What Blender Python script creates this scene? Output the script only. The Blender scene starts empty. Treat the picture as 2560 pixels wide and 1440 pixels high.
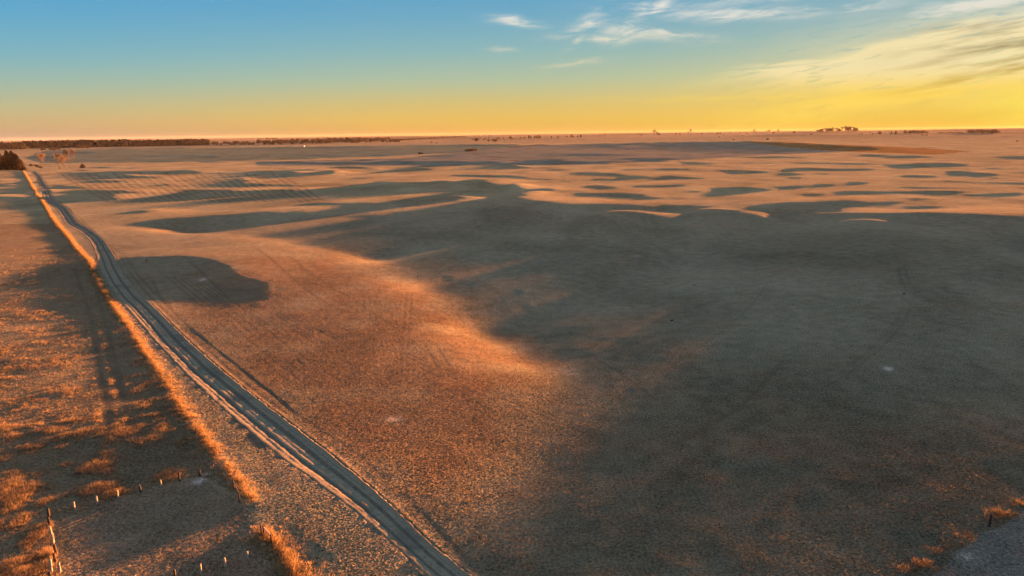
import bpy, math, random
import numpy as np
from mathutils import Vector, Matrix

S = bpy.context.scene
COL = S.collection
R = math.radians
rng = np.random.default_rng(7)
random.seed(7)

# ------------------------------------------------------------------ camera
CAM_H = 42.0
PITCH, ROLL = 12.75, -0.68
FPX = 2560 * 24 / 36
cd = bpy.data.cameras.new('camera')
cam = bpy.data.objects.new('camera', cd)
COL.objects.link(cam)
cd.lens = 24; cd.sensor_width = 36; cd.clip_start = 0.5; cd.clip_end = 90000
CM = Matrix.Rotation(R(90 - PITCH), 4, 'X') @ Matrix.Rotation(R(ROLL), 4, 'Z')
CM.translation = (0, 0, CAM_H)
cam.matrix_world = CM
S.camera = cam
CR = np.array(CM.to_3x3())

# ------------------------------------------------------------------ sun and exposure
SUN_AZ, SUN_EL = 38.3, 1.3
TAU = math.tan(R(SUN_EL))
sd = bpy.data.lights.new('sun', 'SUN')
sd.energy = 5.0; sd.angle = R(0.45); sd.color = (1.0, 0.345, 0.095)
sun = bpy.data.objects.new('sun', sd)
COL.objects.link(sun)
sdir = Vector((math.sin(R(SUN_AZ)) * math.cos(R(SUN_EL)), math.cos(R(SUN_AZ)) * math.cos(R(SUN_EL)), math.sin(R(SUN_EL))))
sun.rotation_euler = sdir.to_track_quat('Z', 'Y').to_euler()
sun.location = (0, 0, 200)
vs = S.view_settings
vs.view_transform = 'Standard'; vs.look = 'None'; vs.gamma = 1
vs.exposure = 3.78
vs.use_curve_mapping = False
S.cycles.max_bounces = 5
S.cycles.diffuse_bounces = 2
S.cycles.transparent_max_bounces = 12
S.cycles.volume_bounces = 0
EXPO = 2.0 ** vs.exposure


def lin(c):
    return tuple((v / 255 / 12.92) if v / 255 <= 0.04045 else ((v / 255 + 0.055) / 1.055) ** 2.4 for v in c)


# ------------------------------------------------------------------ sky
class NT:
    """small helper to write node maths"""
    def __init__(s, tree): s.t = tree; s.n = tree.nodes; s.l = tree.links
    def new(s, t, **kw):
        n = s.n.new(t)
        for k, v in kw.items(): setattr(n, k, v)
        return n
    def put(s, sock, v):
        if isinstance(v, bpy.types.NodeSocket): s.l.new(v, sock)
        else: sock.default_value = v
    def m(s, op, a, b=0.0, c=0.0, clamp=False):
        n = s.new('ShaderNodeMath', operation=op); n.use_clamp = clamp
        s.put(n.inputs[0], a); s.put(n.inputs[1], b); s.put(n.inputs[2], c)
        return n.outputs[0]
    def add(s, a, b): return s.m('ADD', a, b)
    def sub(s, a, b): return s.m('SUBTRACT', a, b)
    def mul(s, a, b): return s.m('MULTIPLY', a, b)
    def div(s, a, b): return s.m('DIVIDE', a, b)
    def mr(s, v, a, b, c=0.0, d=1.0, smooth=True):
        n = s.new('ShaderNodeMapRange'); n.interpolation_type = 'SMOOTHSTEP' if smooth else 'LINEAR'
        s.put(n.inputs[0], v); s.put(n.inputs[1], a); s.put(n.inputs[2], b); s.put(n.inputs[3], c); s.put(n.inputs[4], d)
        return n.outputs[0]
    def mix(s, f, a, b, mode='MIX'):
        n = s.new('ShaderNodeMix', data_type='RGBA', blend_type=mode)
        s.put(n.inputs[0], f); s.put(n.inputs[6], a); s.put(n.inputs[7], b)
        return n.outputs[2]
    def comb(s, x, y, z):
        n = s.new('ShaderNodeCombineXYZ'); s.put(n.inputs[0], x); s.put(n.inputs[1], y); s.put(n.inputs[2], z)
        return n.outputs[0]
    def vm(s, op, a, b=None):
        n = s.new('ShaderNodeVectorMath', operation=op); s.put(n.inputs[0], a)
        if b is not None: s.put(n.inputs[1], b)
        return n.outputs[0]
    def noise(s, vec, scale, detail=3.0, rough=0.55, dist=0.0, dim='3D', col=False):
        n = s.new('ShaderNodeTexNoise'); n.noise_dimensions = dim
        s.put(n.inputs['Vector'], vec); n.inputs['Scale'].default_value = scale
        n.inputs['Detail'].default_value = detail; n.inputs['Roughness'].default_value = rough
        n.inputs['Distortion'].default_value = dist
        return n.outputs['Color'] if col else n.outputs[0]
    def ramp(s, f, stops, interp='LINEAR'):
        n = s.new('ShaderNodeValToRGB'); n.color_ramp.interpolation = interp
        e = n.color_ramp.elements
        while len(e) > 1: e.remove(e[-1])
        for i, (p, c) in enumerate(stops):
            q = e[0] if i == 0 else e.new(p)
            q.position = p; q.color = (*c, 1)
        s.put(n.inputs[0], f)
        return n.outputs[0]


W = bpy.data.worlds.new("World"); S.world = W; W.use_nodes = True
W.node_tree.nodes.clear()
k = NT(W.node_tree)
tc = k.new('ShaderNodeTexCoord').outputs['Generated']
sep = k.new('ShaderNodeSeparateXYZ'); k.put(sep.inputs[0], k.vm('NORMALIZE', tc))
dx, dy, dz = sep.outputs
DEG = 180 / math.pi
el = k.mul(k.m('ARCSINE', dz), DEG)                       # elevation in degrees
az = k.mul(k.m('ARCTAN2', dx, dy), DEG)                   # azimuth, right of forward, degrees
daz = k.m('ABSOLUTE', k.m('WRAP', k.sub(az, SUN_AZ), 180.0, -180.0))
elf = k.m('DIVIDE', k.m('ADD', el, 1.0), 91.0)            # 0 at -1 deg, 1 at 90


def stops(lst): return [((e + 1) / 91.0, lin(c)) for e, c in lst]


far_side = k.ramp(elf, stops([(-1, (196, 160, 140)), (0.0, (198, 164, 143)), (0.8, (205, 174, 134)), (2.0, (190, 182, 146)),
                              (3.6, (158, 184, 168)), (5.5, (122, 178, 192)), (8, (96, 168, 204)), (11, (78, 156, 206)),
                              (17, (80, 150, 200)), (28, (140, 162, 186)), (50, (138, 156, 166)), (90, (138, 156, 166))]))
mid_side = k.ramp(elf, stops([(-1, (226, 172, 96)), (0.0, (229, 176, 98)), (1.2, (232, 188, 98)), (2.4, (214, 190, 118)),
                              (4.2, (178, 192, 160)), (6.5, (140, 182, 184)), (9, (112, 170, 196)), (11.5, (92, 160, 200)),
                              (17, (92, 154, 196)), (28, (146, 164, 186)), (50, (138, 156, 166)), (90, (138, 156, 166))]))
sun_side = k.ramp(elf, stops([(-1, (234, 182, 78)), (0.0, (236, 186, 76)), (1.4, (238, 200, 92)), (2.6, (228, 202, 118)),
                              (4.0, (205, 200, 142)), (5.5, (178, 192, 166)), (7.5, (150, 182, 182)), (10, (124, 170, 190)),
                              (17, (112, 160, 190)), (28, (152, 166, 184)), (50, (138, 156, 166)), (90, (138, 156, 166))]))
f1 = k.mr(daz, 84.0, 40.0, 0, 1)
f2 = k.mr(daz, 44.0, 4.0, 0, 1)
grad = k.mix(f2, k.mix(f1, far_side, mid_side), sun_side)
# glow around the low sun
ang = k.m('SQRT', k.add(k.m('POWER', k.mul(daz, 0.55), 2.0), k.m('POWER', k.sub(el, 2.2), 2.0)))
glow = k.m('EXPONENT', k.mul(k.m('POWER', k.div(ang, 2.4), 2.0), -1.0))
grad = k.mix(k.mul(glow, 0.8), grad, (*lin((255, 234, 92)), 1))

# cirrus: (azimuth, elevation, half length, half height, tilt deg, strength)
def cloud_dir(px, py):
    v = CR @ np.array([(px - 1280) / FPX, -(py - 720) / FPX, -1.0]); v /= np.linalg.norm(v)
    return math.degrees(math.atan2(v[0], v[1])), math.degrees(math.asin(v[2]))

def cloud(px, py, hx, hy, tilt, amp, sharp=1.0):
    a0, e0 = cloud_dir(px, py)
    c, s = math.cos(R(tilt)), math.sin(R(tilt))
    u = k.sub(az_w, a0); v = k.sub(el_w, e0)
    p = k.div(k.add(k.mul(u, c), k.mul(v, s)), hx * 0.0315)
    q = k.div(k.sub(k.mul(v, c), k.mul(u, s)), hy * 0.0325)
    d = k.add(k.mul(p, p), k.mul(q, q))
    return k.mul(k.m('EXPONENT', k.mul(d, -sharp)), amp)

base = k.comb(az, el, 0.0)
wn = k.new('ShaderNodeSeparateXYZ')
k.put(wn.inputs[0], k.noise(k.vm('MULTIPLY', base, (0.16, 0.55, 1)), 1.0, 4, 0.6, col=True))
az_w = k.add(az, k.mul(k.sub(wn.outputs[0], 0.5), 3.0))
el_w = k.add(el, k.mul(k.sub(wn.outputs[1], 0.5), 1.5))
# rotated stretched coordinates for fibres
fib_v = k.comb(k.mul(k.add(az_w, k.mul(el_w, 1.8)), 0.13), k.mul(k.sub(el_w, k.mul(az_w, 0.10)), 0.95), 3.3)
fib = k.noise(fib_v, 1.7, 7, 0.62, 0.5)
fib2 = k.noise(k.comb(k.mul(az, 0.30), k.mul(k.sub(el, k.mul(az, 0.14)), 1.9), 9.1), 1.5, 6, 0.6, 0.4)
acc = None
for c in [(1290, 55, 62, 10, -8, .75), (1470, 58, 60, 16, 22, .8), (1400, 90, 45, 9, 8, .75), (1440, 104, 36, 8, 30, .5),
          (1590, 45, 44, 20, 60, .95), (1640, 18, 46, 11, 24, .9), (1600, 78, 110, 15, -8, .8), (1530, 96, 60, 11, 2, .9), (1680, 82, 90, 9, -8, .8),
          (1420, 158, 85, 6, 7, .6), (1265, 126, 34, 4, -3, .45),
          (1850, 34, 190, 12, -3, .7), (2080, 20, 120, 9, 2, .65), (1800, 8, 200, 10, 0, .4), (2430, 18, 150, 13, 6, .95), (2360, 30, 50, 12, -20, .6),
          (2540, 38, 60, 9, 12, .6)]:
    d = cloud(*c)
    acc = d if acc is None else k.m('MAXIMUM', acc, d)
wisp = k.m('MULTIPLY', acc, k.mr(fib, 0.36, 0.62, 0.08, 1.35), clamp=True)
bank = None
for c in [(2480, 120, 330, 50, 12, 1.4), (2250, 135, 250, 32, 12, 1.3), (2100, 168, 230, 17, 5, .85), (1990, 160, 110, 8, 2, .6), (1960, 178, 120, 5, 2, .8),
          (2480, 185, 440, 34, 10, 1.1), (2330, 222, 380, 15, 6, .75), (2000, 246, 330, 7, -1, .45), (2700, 110, 420, 80, 4, 1.0)]:
    d = cloud(*c)
    bank = d if bank is None else k.m('MAXIMUM', bank, d)
bank = k.m('MULTIPLY', bank, k.mr(fib2, 0.33, 0.50, 0.35, 1.5), clamp=True)
cc_hi = k.mix(k.mr(el, 2.2, 4.6), (*lin((252, 214, 96)), 1), (*lin((244, 226, 172)), 1))
cc_hi = k.mix(k.mr(el, 5.5, 9.5), cc_hi, (*lin((228, 224, 205)), 1))
shade_n = k.mr(k.noise(k.comb(k.mul(az, 0.11), k.mul(k.sub(el, k.mul(az, 0.12)), 0.85), 21.0), 1.6, 5, 0.55), 0.42, 0.66)
shade_m = k.mul(shade_n, k.mr(az, 25.0, 36.0, 0, 1))
cc_bank = k.mix(k.mul(shade_m, 0.95), cc_hi, k.mix(k.mr(el, 2.5, 6.0), (*lin((205, 168, 62)), 1), (*lin((160, 148, 112)), 1)))
cc_wisp = k.mix(k.mr(el, 5.0, 9.0), (*lin((216, 210, 176)), 1), (*lin((232, 228, 216)), 1))
sky = k.mix(k.mul(bank, 0.95), grad, cc_bank)
sky = k.mix(k.mul(wisp, 0.92), sky, cc_wisp)
nish = k.new('ShaderNodeTexSky', sky_type='NISHITA')
nish.sun_disc = False; nish.sun_elevation = R(SUN_EL); nish.sun_rotation = R(SUN_AZ)
nish.dust_density = 1.5; nish.ozone_density = 2.0
BG = 0.1
art = k.vm('SCALE', sky); art.node.inputs['Scale'].default_value = 1.0 / (BG * EXPO)
out_sky = k.mix(0.9, k.vm('MINIMUM', nish.outputs[0], k.vm('MULTIPLY', art, (1.1, 1.1, 1.1))), art)
bgn = k.new('ShaderNodeBackground'); k.put(bgn.inputs[0], out_sky); bgn.inputs[1].default_value = BG
ow = k.new('ShaderNodeOutputWorld'); k.l.new(bgn.outputs[0], ow.inputs[0])
W.cycles.sampling_method = 'MANUAL'; W.cycles.sample_map_resolution = 512

# ------------------------------------------------------------------ which slopes the low sun reaches
# Outlines of sunlit (1) and shaded (0) ground, used only to work out the relief that makes them.
def lens(x0, x1, yc, th, v=0.0, dy=0.0):
    xs = np.linspace(x0, x1, 12); u = np.linspace(0, 1, 12)
    prof = np.sin(np.pi * u) ** 0.7 * th / 2; c = yc + dy * u
    return (v, [(a, b - p) for a, b, p in zip(xs, c, prof)] + [(a, b + p) for a, b, p in reversed(list(zip(xs, c, prof)))])


MASK = [
 # broad smooth field and the hill behind
 lens(640,1480,409,9,0), (0.0, [(1320,366),(1500,360),(1700,357),(1900,354),(2060,362),(2230,374),(2330,380),(2150,381),(1900,385),(1750,380),(1500,372)]),
 lens(140,520,374,3,0,-4), lens(560,1000,372,4,0,-4), lens(1000,1300,366,4,0,-3), lens(1500,1720,398,5,0), lens(1300,1600,388,5,0), lens(300,640,392,4,.2), lens(700,1200,390,4,.1),
 lens(350,475,385,5,1), lens(490,580,377,4,1,-1), lens(700,762,374,5,1), lens(990,1048,369,6,1), lens(1270,1400,362,3,1), lens(1540,1600,363,3,1,2),
 lens(640,1000,405,2,.8), lens(1040,1280,404,2,.8,-1),
 lens(30,240,383,5,0), (0.2,[(60,392),(120,386),(130,402),(70,404)]), lens(110,250,374,4,.2),
 # far right
 (0.35,[(1500,344),(1900,338),(2600,335),(3400,330),(3400,346),(2560,350),(2300,352),(1950,351),(1640,352)]),
 lens(1700,1960,347,2,.9,-2), lens(2050,2620,355,6,.2,-3), lens(2250,2700,371,6,.3), lens(1940,2330,346,1.5,.9,2),
 # left pasture
 lens(98,240,437,13), lens(230,315,434,7), lens(305,395,433,7), lens(422,458,431,5), lens(92,340,448,12,0,-6), lens(160,235,478,9), lens(298,432,463,10,0,3),
 (0.0,[(455,450),(490,442),(540,433),(640,428),(800,424),(860,426),(800,440),(640,446),(560,450),(505,452),(522,460),(490,466),(465,460)]),
 lens(640,860,434,3,1,-6), lens(400,445,478,6),
 (0.0,[(110,498),(170,485),(230,480),(280,488),(297,500),(230,507),(160,509),(108,506)]), (0.0,[(-400,494),(0,494),(100,493),(112,505),(0,513),(-400,515)]),
 (0.0,[(308,500),(375,488),(450,481),(525,478),(575,482),(640,496),(690,498),(660,515),(560,524),(500,528),(375,516),(312,510)]),
 (0.3,[(160,521),(220,515),(290,515),(370,522),(420,532),(300,538),(180,536)]),
 lens(170,330,548,10,.35,-4),
 (0.0,[(640,478),(740,475),(840,468),(900,462),(960,463),(1060,458),(1140,457),(1280,463),(1330,470),(1330,478),(1280,483),(1180,482),(1090,480),(1000,486),
       (900,496),(800,503),(740,500),(690,490),(640,490),(560,484)]),
 lens(820,960,421,4,0), lens(1040,1290,411,10,0),
 (0.1,[(900,432),(920,425),(1050,421),(1290,418),(1290,424),(1100,428),(980,434)]), lens(1110,1330,440,8,0,3), lens(970,1035,451,3), lens(1230,1300,479,4,1),
 lens(-300,80,465,10,.2),
 lens(-200,190,607,10,.1), lens(-200,60,560,8,.3),
 # middle
 lens(1280,1530,407,12,0,3), lens(1345,1425,425,6,.1), lens(1540,1592,426,6), lens(1598,1725,424,7), lens(1398,1570,435,10,0,4), lens(1545,1620,442,5),
 lens(1270,1335,446,7), lens(1332,1402,449,6), lens(1430,1545,457,10), lens(1535,1745,449,9,0,-4), lens(1690,1790,446,5), lens(1270,1420,470,16,.4),
 lens(1790,1990,431,10), lens(1850,1990,443,5,0,-3), lens(1690,1900,480,5,.2), lens(1640,1900,497,8,.25), lens(1830,2165,521,8,0,9), lens(1500,1660,405,4,.1), lens(1700,1800,400,4,.1),
 lens(1640,1700,510,4,.2), lens(1560,1690,403,4,0),
 # right
 lens(1780,2090,393,5,0,2), lens(2110,2210,388,5), lens(2120,2360,393,10,.2), lens(2450,2700,395,9), lens(1910,2260,407,5,0,5), lens(1930,2205,425,8), lens(2195,2430,417,11,0,-5),
 lens(2005,2105,436,4), lens(2220,2345,442,7), lens(2330,2510,436,6), lens(2500,2700,432,5), lens(1950,2020,445,5), lens(2115,2195,455,4), lens(2415,2515,445,4), lens(2470,2700,460,8),
 lens(2335,2405,469,6), lens(2530,2650,471,5), lens(1995,2085,492,8), lens(2370,2550,492,7), lens(1990,2215,507,6), lens(2170,2410,520,8), lens(2490,2700,508,8,.2), lens(2275,2345,500,6),
 lens(2060,2130,467,3), lens(1500,1640,470,4,.3), lens(2600,2900,480,10),lens(2750,3100,500,14),lens(2700,3000,440,8),lens(2900,3300,520,14),lens(2680,3200,415,8),lens(2800,3300,460,10),
 # the big shaded basin in front of the ridge
 (0.0,[(262,562),(350,551),(450,544),(560,537),(640,535),(740,528),(860,516),(950,503),(1010,494),(1080,488),(1200,490),(1280,499),(1380,511),(1480,514),(1600,513),(1720,517),
       (1820,527),(1920,534),(2060,538),(2200,546),(2400,549),(2560,548),(3600,560),(3600,1700),(-500,1700),(-500,1180),(0,1130),(150,820),(-400,900),(-400,740),(0,700),(120,655),(225,655),(300,700)]),
 lens(1085,1245,494,7,.9), lens(1010,1110,545,12,.75,-3), (0.8,[(1520,523),(1600,520),(1700,528),(1760,531),(1640,535),(1540,530)]),
 lens(1760,2080,570,6,.75,-2),
 # sunlit slopes left
 (1.0,[(200,568),(264,563),(457,566),(508,584),(686,590),(736,608),(863,626),(950,648),(1020,690),(1100,745),(1190,808),(1290,875),(1400,948),(1395,990),(1330,1070),
       (1250,1140),(1160,1230),(1090,1320),(1020,1420),(960,1500),(900,1500),(800,1300),(740,1440),(650,1260),(500,1060),(330,830),(290,770),(355,720),(406,763),(457,783),(533,763),(609,758),
       (700,735),(640,700),(609,687),(584,660),(548,640),(406,640),(284,642),(240,640),(200,600)]),
 
 
 
 # rough field left of the track
 (0.75,[(-500,815),(100,800),(240,790),(290,790),(340,860),(480,1060),(530,1130),(430,1130),(250,1110),(0,1085),(-500,1085)]),
 (0.85,[(-500,1260),(60,1260),(130,1440),(150,1600),(-500,1600)]),
 (0.75,[(160,1360),(330,1310),(500,1300),(610,1330),(560,1370),(480,1440),(480,1600),(150,1600)]),
]
# rasterise with margins: x -600..3700, y 320..1700 ; fine step in y near the horizon
PX0, PX1, PY0, PY1, PST = -600, 3700, 325, 1700, 2.0
nxm = int((PX1 - PX0) / 4); nym = int((PY1 - PY0) / 1.0)
mx = PX0 + 4.0 * np.arange(nxm); my = PY0 + 1.0 * np.arange(nym)
mask_img = np.ones((nym, nxm), np.float32)
mask_img[(my > 398) & (my < 550)] = 0.78
_r = np.random.default_rng(77)
STREAKS = []
for _ in range(300):
    _y = 402 + 112 * _r.random() ** 1.1; _x = _r.uniform(-300, 3000); _w = _r.uniform(50, 210) * (0.6 + (_y - 400) / 150)
    STREAKS.append(lens(_x, _x + _w, _y, _r.uniform(2.2, 5.2) * (0.7 + (_y - 400) / 130), 0.05, _r.uniform(-4, 3)))
for v, poly in STREAKS + MASK:
    P = np.array(poly, float)
    i0, i1 = np.searchsorted(my, P[:, 1].min()), np.searchsorted(my, P[:, 1].max()) + 1
    j0, j1 = np.searchsorted(mx, P[:, 0].min()), np.searchsorted(mx, P[:, 0].max()) + 1
    if i1 <= i0 or j1 <= j0: continue
    Y, X = np.meshgrid(my[i0:i1], mx[j0:j1], indexing='ij')
    ins = np.zeros(X.shape, bool)
    for a in range(len(P)):
        x1_, y1_ = P[a]; x2_, y2_ = P[(a + 1) % len(P)]
        if y1_ == y2_: continue
        c = (y1_ > Y) != (y2_ > Y)
        ins ^= c & (X < (x2_ - x1_) * (Y - y1_) / (y2_ - y1_) + x1_)
    sub = mask_img[i0:i1, j0:j1]; sub[ins] = v


def bil(img, fx, fy):
    """bilinear sample, coordinates in cells, clamped"""
    h, w = img.shape
    fx = np.clip(fx, 0, w - 1.001); fy = np.clip(fy, 0, h - 1.001)
    ix = fx.astype(int); iy = fy.astype(int); tx = fx - ix; ty = fy - iy
    return (img[iy, ix] * (1 - tx) * (1 - ty) + img[iy, ix + 1] * tx * (1 - ty) + img[iy + 1, ix] * (1 - tx) * ty + img[iy + 1, ix + 1] * tx * ty)


def project(x, y, z):
    v = np.stack([x, y, z - CAM_H], -1) @ CR      # camera coordinates
    d = np.maximum(-v[..., 2], 1e-3)
    return 1280 + FPX * v[..., 0] / d, 720 - FPX * v[..., 1] / d, -v[..., 2]


def vnoise(x, y, seed, n=256):
    """smooth value noise, wavelength 1"""
    g = np.random.default_rng(seed).random((n, n)).astype(np.float32)
    ix = np.floor(x).astype(int); iy = np.floor(y).astype(int)
    tx = x - ix; ty = y - iy
    tx = tx * tx * tx * (tx * (tx * 6 - 15) + 10); ty = ty * ty * ty * (ty * (ty * 6 - 15) + 10)
    a = g[iy % n, ix % n]; b = g[iy % n, (ix + 1) % n]; c = g[(iy + 1) % n, ix % n]; d = g[(iy + 1) % n, (ix + 1) % n]
    return (a * (1 - tx) + b * tx) * (1 - ty) + (c * (1 - tx) + d * tx) * ty - 0.5


def sample_mask(x, y, z):
    px, py, d = project(x, y, z)
    m = bil(mask_img, (px - PX0) / 4.0, (py - PY0) / 1.0)
    out = (d < 30) | (px < PX0) | (px > PX1) | (py > PY1)
    nz = vnoise(x / 90, y / 140, 3) + 0.5 * vnoise(x / 40 + 9, y / 60, 4)
    m = np.where(out, (nz > -0.05).astype(np.float32), m)
    m = np.where(out & ((y < 60) | ((x < -40) & (y < 500))), 1.0, m)
    return m


ddx, ddy = -math.sin(R(SUN_AZ)), -math.cos(R(SUN_AZ))
eex, eey = math.cos(R(SUN_AZ)), -math.sin(R(SUN_AZ))


def fblur(a, sig, axis):
    n = a.shape[axis]; pad = int(min(n, 4 * sig + 4))
    pw = [(0, 0), (0, 0)]; pw[axis] = (pad, pad)
    b = np.pad(a, pw, mode='edge'); m = b.shape[axis]
    f = np.fft.rfftfreq(m); g = np.exp(-2 * (np.pi * f * sig) ** 2)
    g = g[:, None] if axis == 0 else g[None, :]
    r = np.fft.irfft(np.fft.rfft(b, axis=axis) * g, n=m, axis=axis)
    return (r[pad:pad + n] if axis == 0 else r[:, pad:pad + n]).astype(np.float32)


class Grid:
    def __init__(s, s0, s1, t0, t1, c):
        s.s0, s.t0, s.c = s0, t0, c
        s.s = np.arange(s0, s1, c); s.t = np.arange(t0, t1, c)
        SS, TT = np.meshgrid(s.s, s.t, indexing='ij')           # rows along the light
        s.x = (SS * ddx + TT * eex).astype(np.float32); s.y = (SS * ddy + TT * eey).astype(np.float32)
        s.dist = np.hypot(s.x, s.y)
        s.h = np.zeros_like(s.x)
    def at(s, x, y):
        a = x * ddx + y * ddy; b = x * eex + y * eey
        return bil(s.h, (b - s.t0) / s.c, (a - s.s0) / s.c)
    def solve(s, it, cross, smooth, gain=0.0):
        n = s.x.shape[0]; idx = np.arange(n)[:, None] * np.ones((1, s.x.shape[1]), int)
        corr = 0
        for it_ in range(it):
            m = sample_mask(s.x, s.y, s.h)
            sc = np.clip(s.dist / 200, 0.7, 8)
            nz = vnoise(s.x / 9 + 5, s.y / 9, 91) * 0.8 + vnoise(s.x / 4, s.y / 4 + 7, 92) * 0.6 + 0.9 * vnoise(s.s[:, None] / 38 + s.x * 0, s.t[None, :] / 6 + s.x * 0, 95) if s.c < 3 else vnoise(s.x / 45 + 5, s.y / 45, 93) * .9 + vnoise(s.x / 20 + 5, s.y / 20, 94) * .5
            wm = fblur(fblur(m, 4.5 if s.c < 3 else 1.4, 1), 4.5 if s.c < 3 else 1.4, 0)
            want = (wm + 0.4 * nz * np.clip(1 - np.abs(wm - 0.5) * 2.2, 0, 1) > 0.5).astype(np.float32)
            if it_ > 1:                                   # compare with what the light now reaches and push the outlines
                gg = s.h + TAU * s.s[:, None]
                got = (gg >= np.maximum.accumulate(gg, axis=0) - 0.06).astype(np.float32)
                corr = corr + gain * fblur(fblur(want - got, 3.0, 1), 3.0, 0)
            bl = 7.0 if s.c < 3 else 2.0
            m = fblur(fblur(m, bl, 1), bl, 0) + corr
            amt = np.clip(1 - np.abs(m - 0.5) * 2.2, 0, 1)            # only the in-between ground is broken up
            sh = (m + nz * amt * 1.9) < 0.5
            if gain > 0 and it_ == it - 1: sh = fblur(fblur(want, 1.0, 1), 1.0, 0) < 0.5
            sh[0] = False; sh[-1] = False
            st = sh & ~np.vstack([np.zeros((1, sh.shape[1]), bool), sh[:-1]])
            en = sh & ~np.vstack([sh[1:], np.zeros((1, sh.shape[1]), bool)])
            a_ = np.maximum.accumulate(np.where(st, idx, 0), axis=0)
            b_ = np.minimum.accumulate(np.where(en, idx, n - 1)[::-1], axis=0)[::-1]
            L = np.where(sh, (b_ - a_ + 1) * s.c, 0.0)
            pb = np.maximum.accumulate(np.where(sh, idx, 0), axis=0)
            nx = np.minimum.accumulate(np.where(sh, idx, n - 1)[::-1], axis=0)[::-1]
            Lp = np.take_along_axis(L, pb, 0); Ln = np.take_along_axis(L, nx, 0)
            u = (idx - pb) * s.c; Ll = (nx - pb) * s.c + 1e-3
            X = np.minimum(Ll, 420.0)
            hl = -TAU * Lp * 0.22 * np.clip(1 - u / X, 0, 1) + TAU * Ln * 0.78 * np.clip(1 - (Ll - u) / X, 0, 1)
            v = (idx - a_) * s.c / np.maximum(L, 1e-3)
            edge_d = np.minimum(v, 1 - v) * L
            vc = np.clip(v, 0, 1)
            dip = np.where(sh, (0.25 * (1 - np.exp(-vc * L / 15)) * np.clip(L / 80, 0, 1) + 0.34 * TAU * L * 3.0 * vc ** 0.6) * (1 - vc) ** 1.5, 0)
            if s.c > 3: dip = dip * 1.25
            lvl = np.where(sh, TAU * L * (0.78 - v), hl)
            bc = (13.0 if s.c < 3 else 1.6)                      # the broad swell varies slowly from one light ray to the next
            lvl = fblur(fblur(lvl, smooth, 0), bc, 1)
            h1 = lvl - fblur(fblur(dip, smooth, 0), cross, 1)
            h2 = lvl - fblur(fblur(dip, smooth * 2.0, 0), cross * 2, 1)
            w = np.clip(s.dist / (s.c * 300) - 0.3, 0, 1)
            s.h = (h1 * (1 - w) + h2 * w).astype(np.float32)
        if gain > 0 and s.c < 3:                                          # keep shaded ground below the light that grazes the crests
            want = ~sh
            w_sh = np.clip(edge_d, 0, None) * ~want
            d0 = (idx - a_) * s.c * ~want; d1 = np.clip((1 - v) * L, 0, None)
            mg = 0.02 + (0.25 * np.clip(d0 / 20, 0, 1) + 0.0068 * np.clip(d0, 0, 400)) * np.clip(d1 / np.maximum(0.5 * L, 30), 0, 1) ** 1.2
            for q in range(4):
                g = s.h + TAU * s.s[:, None]
                RM = np.maximum.accumulate(np.where(want, g, -1e3), axis=0)
                cap = np.where(RM < -500, g, RM - mg)
                lift = np.where(want, np.clip(RM - g, 0, 0.35) * (0.5 if s.c < 3 else 0.0), 0)
                g2 = np.where(want, g + lift, np.minimum(g, cap))
                dlt = g2 - g
                s.h = s.h + (fblur(fblur(dlt, 7.0, 1), 7.0, 0) if q < 3 else fblur(fblur(dlt, 5.0, 1), 5.0, 0))


GA = Grid(-9500, 2600, -6500, 6500, 12.0)
GA.solve(3, 1.0, 0.6)
GC = Grid(-3000, 1300, -1900, 1900, 4.0)
GC.h = GA.at(GC.x, GC.y).astype(np.float32)
GC.solve(4, 1.2, 0.8, 0.3)
GB = Grid(-900, 480, -560, 560, 1.25)
GB.h = GC.at(GB.x, GB.y).astype(np.float32)
GB.solve(5, 3.6, 1.5, 0.3)


def sstep(r, a, b):
    w = np.clip((r - a) / (b - a), 0, 1)
    return w * w * (3 - 2 * w)


# plan line of the fence, metres
FEN_Y = np.array([-50.0, 20, 40, 58, 63, 73, 88, 106, 134, 167, 236, 305, 480, 935])
FEN_X = np.array([0.0, 0, -8, -19, -24, -31, -42, -56, -76, -100, -148, -200, -328, -658])


def h_base(x, y):
    r = np.hypot(x, y)
    a = GA.at(x, y)
    wc = sstep(r, 1150, 1500)
    a = a * wc + GC.at(x, y) * (1 - wc)
    w = sstep(r, 360, 470)
    far = np.clip((r - 4200) / 2500, 0, 1)
    a = a * (1 - far) + far * (10 * vnoise(x / 2600, y / 2600, 21) + 5 * vnoise(x / 900, y / 900, 22))
    b = GB.at(x, y)
    h = a * w + b * (1 - w)
    # far low hills, higher to the right
    ang = np.degrees(np.arctan2(x, y))
    h = h + np.clip((r - 5200) / 4000, 0, 1) * (6 + 16 * np.clip((ang + 5) / 45, 0, 1) + 14 * vnoise(ang / 5 + 40, r / 5200, 23))
    # small natural unevenness
    nf = np.clip(1.25 - r / 420, 0, 1)
    h = h + nf * (0.12 * vnoise(x / 11, y / 11, 31) + 0.045 * vnoise(x / 4.3, y / 4.3, 32) + 0.014 * vnoise(x / 1.7, y / 1.7, 33))
    fx = np.interp(y, FEN_Y, FEN_X)                  # the rough field climbs gently away from its fence
    h = h + 0.021 * np.clip(fx - 3 - x, 0, 55) * np.clip((420 - y) / 120, 0, 1) * np.clip((y + 20) / 60, 0, 1)
    h = h + 0.12 * np.clip((r - 250) / 700, 0, 1) * vnoise(x / 60, y / 60, 34)
    return h


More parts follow.
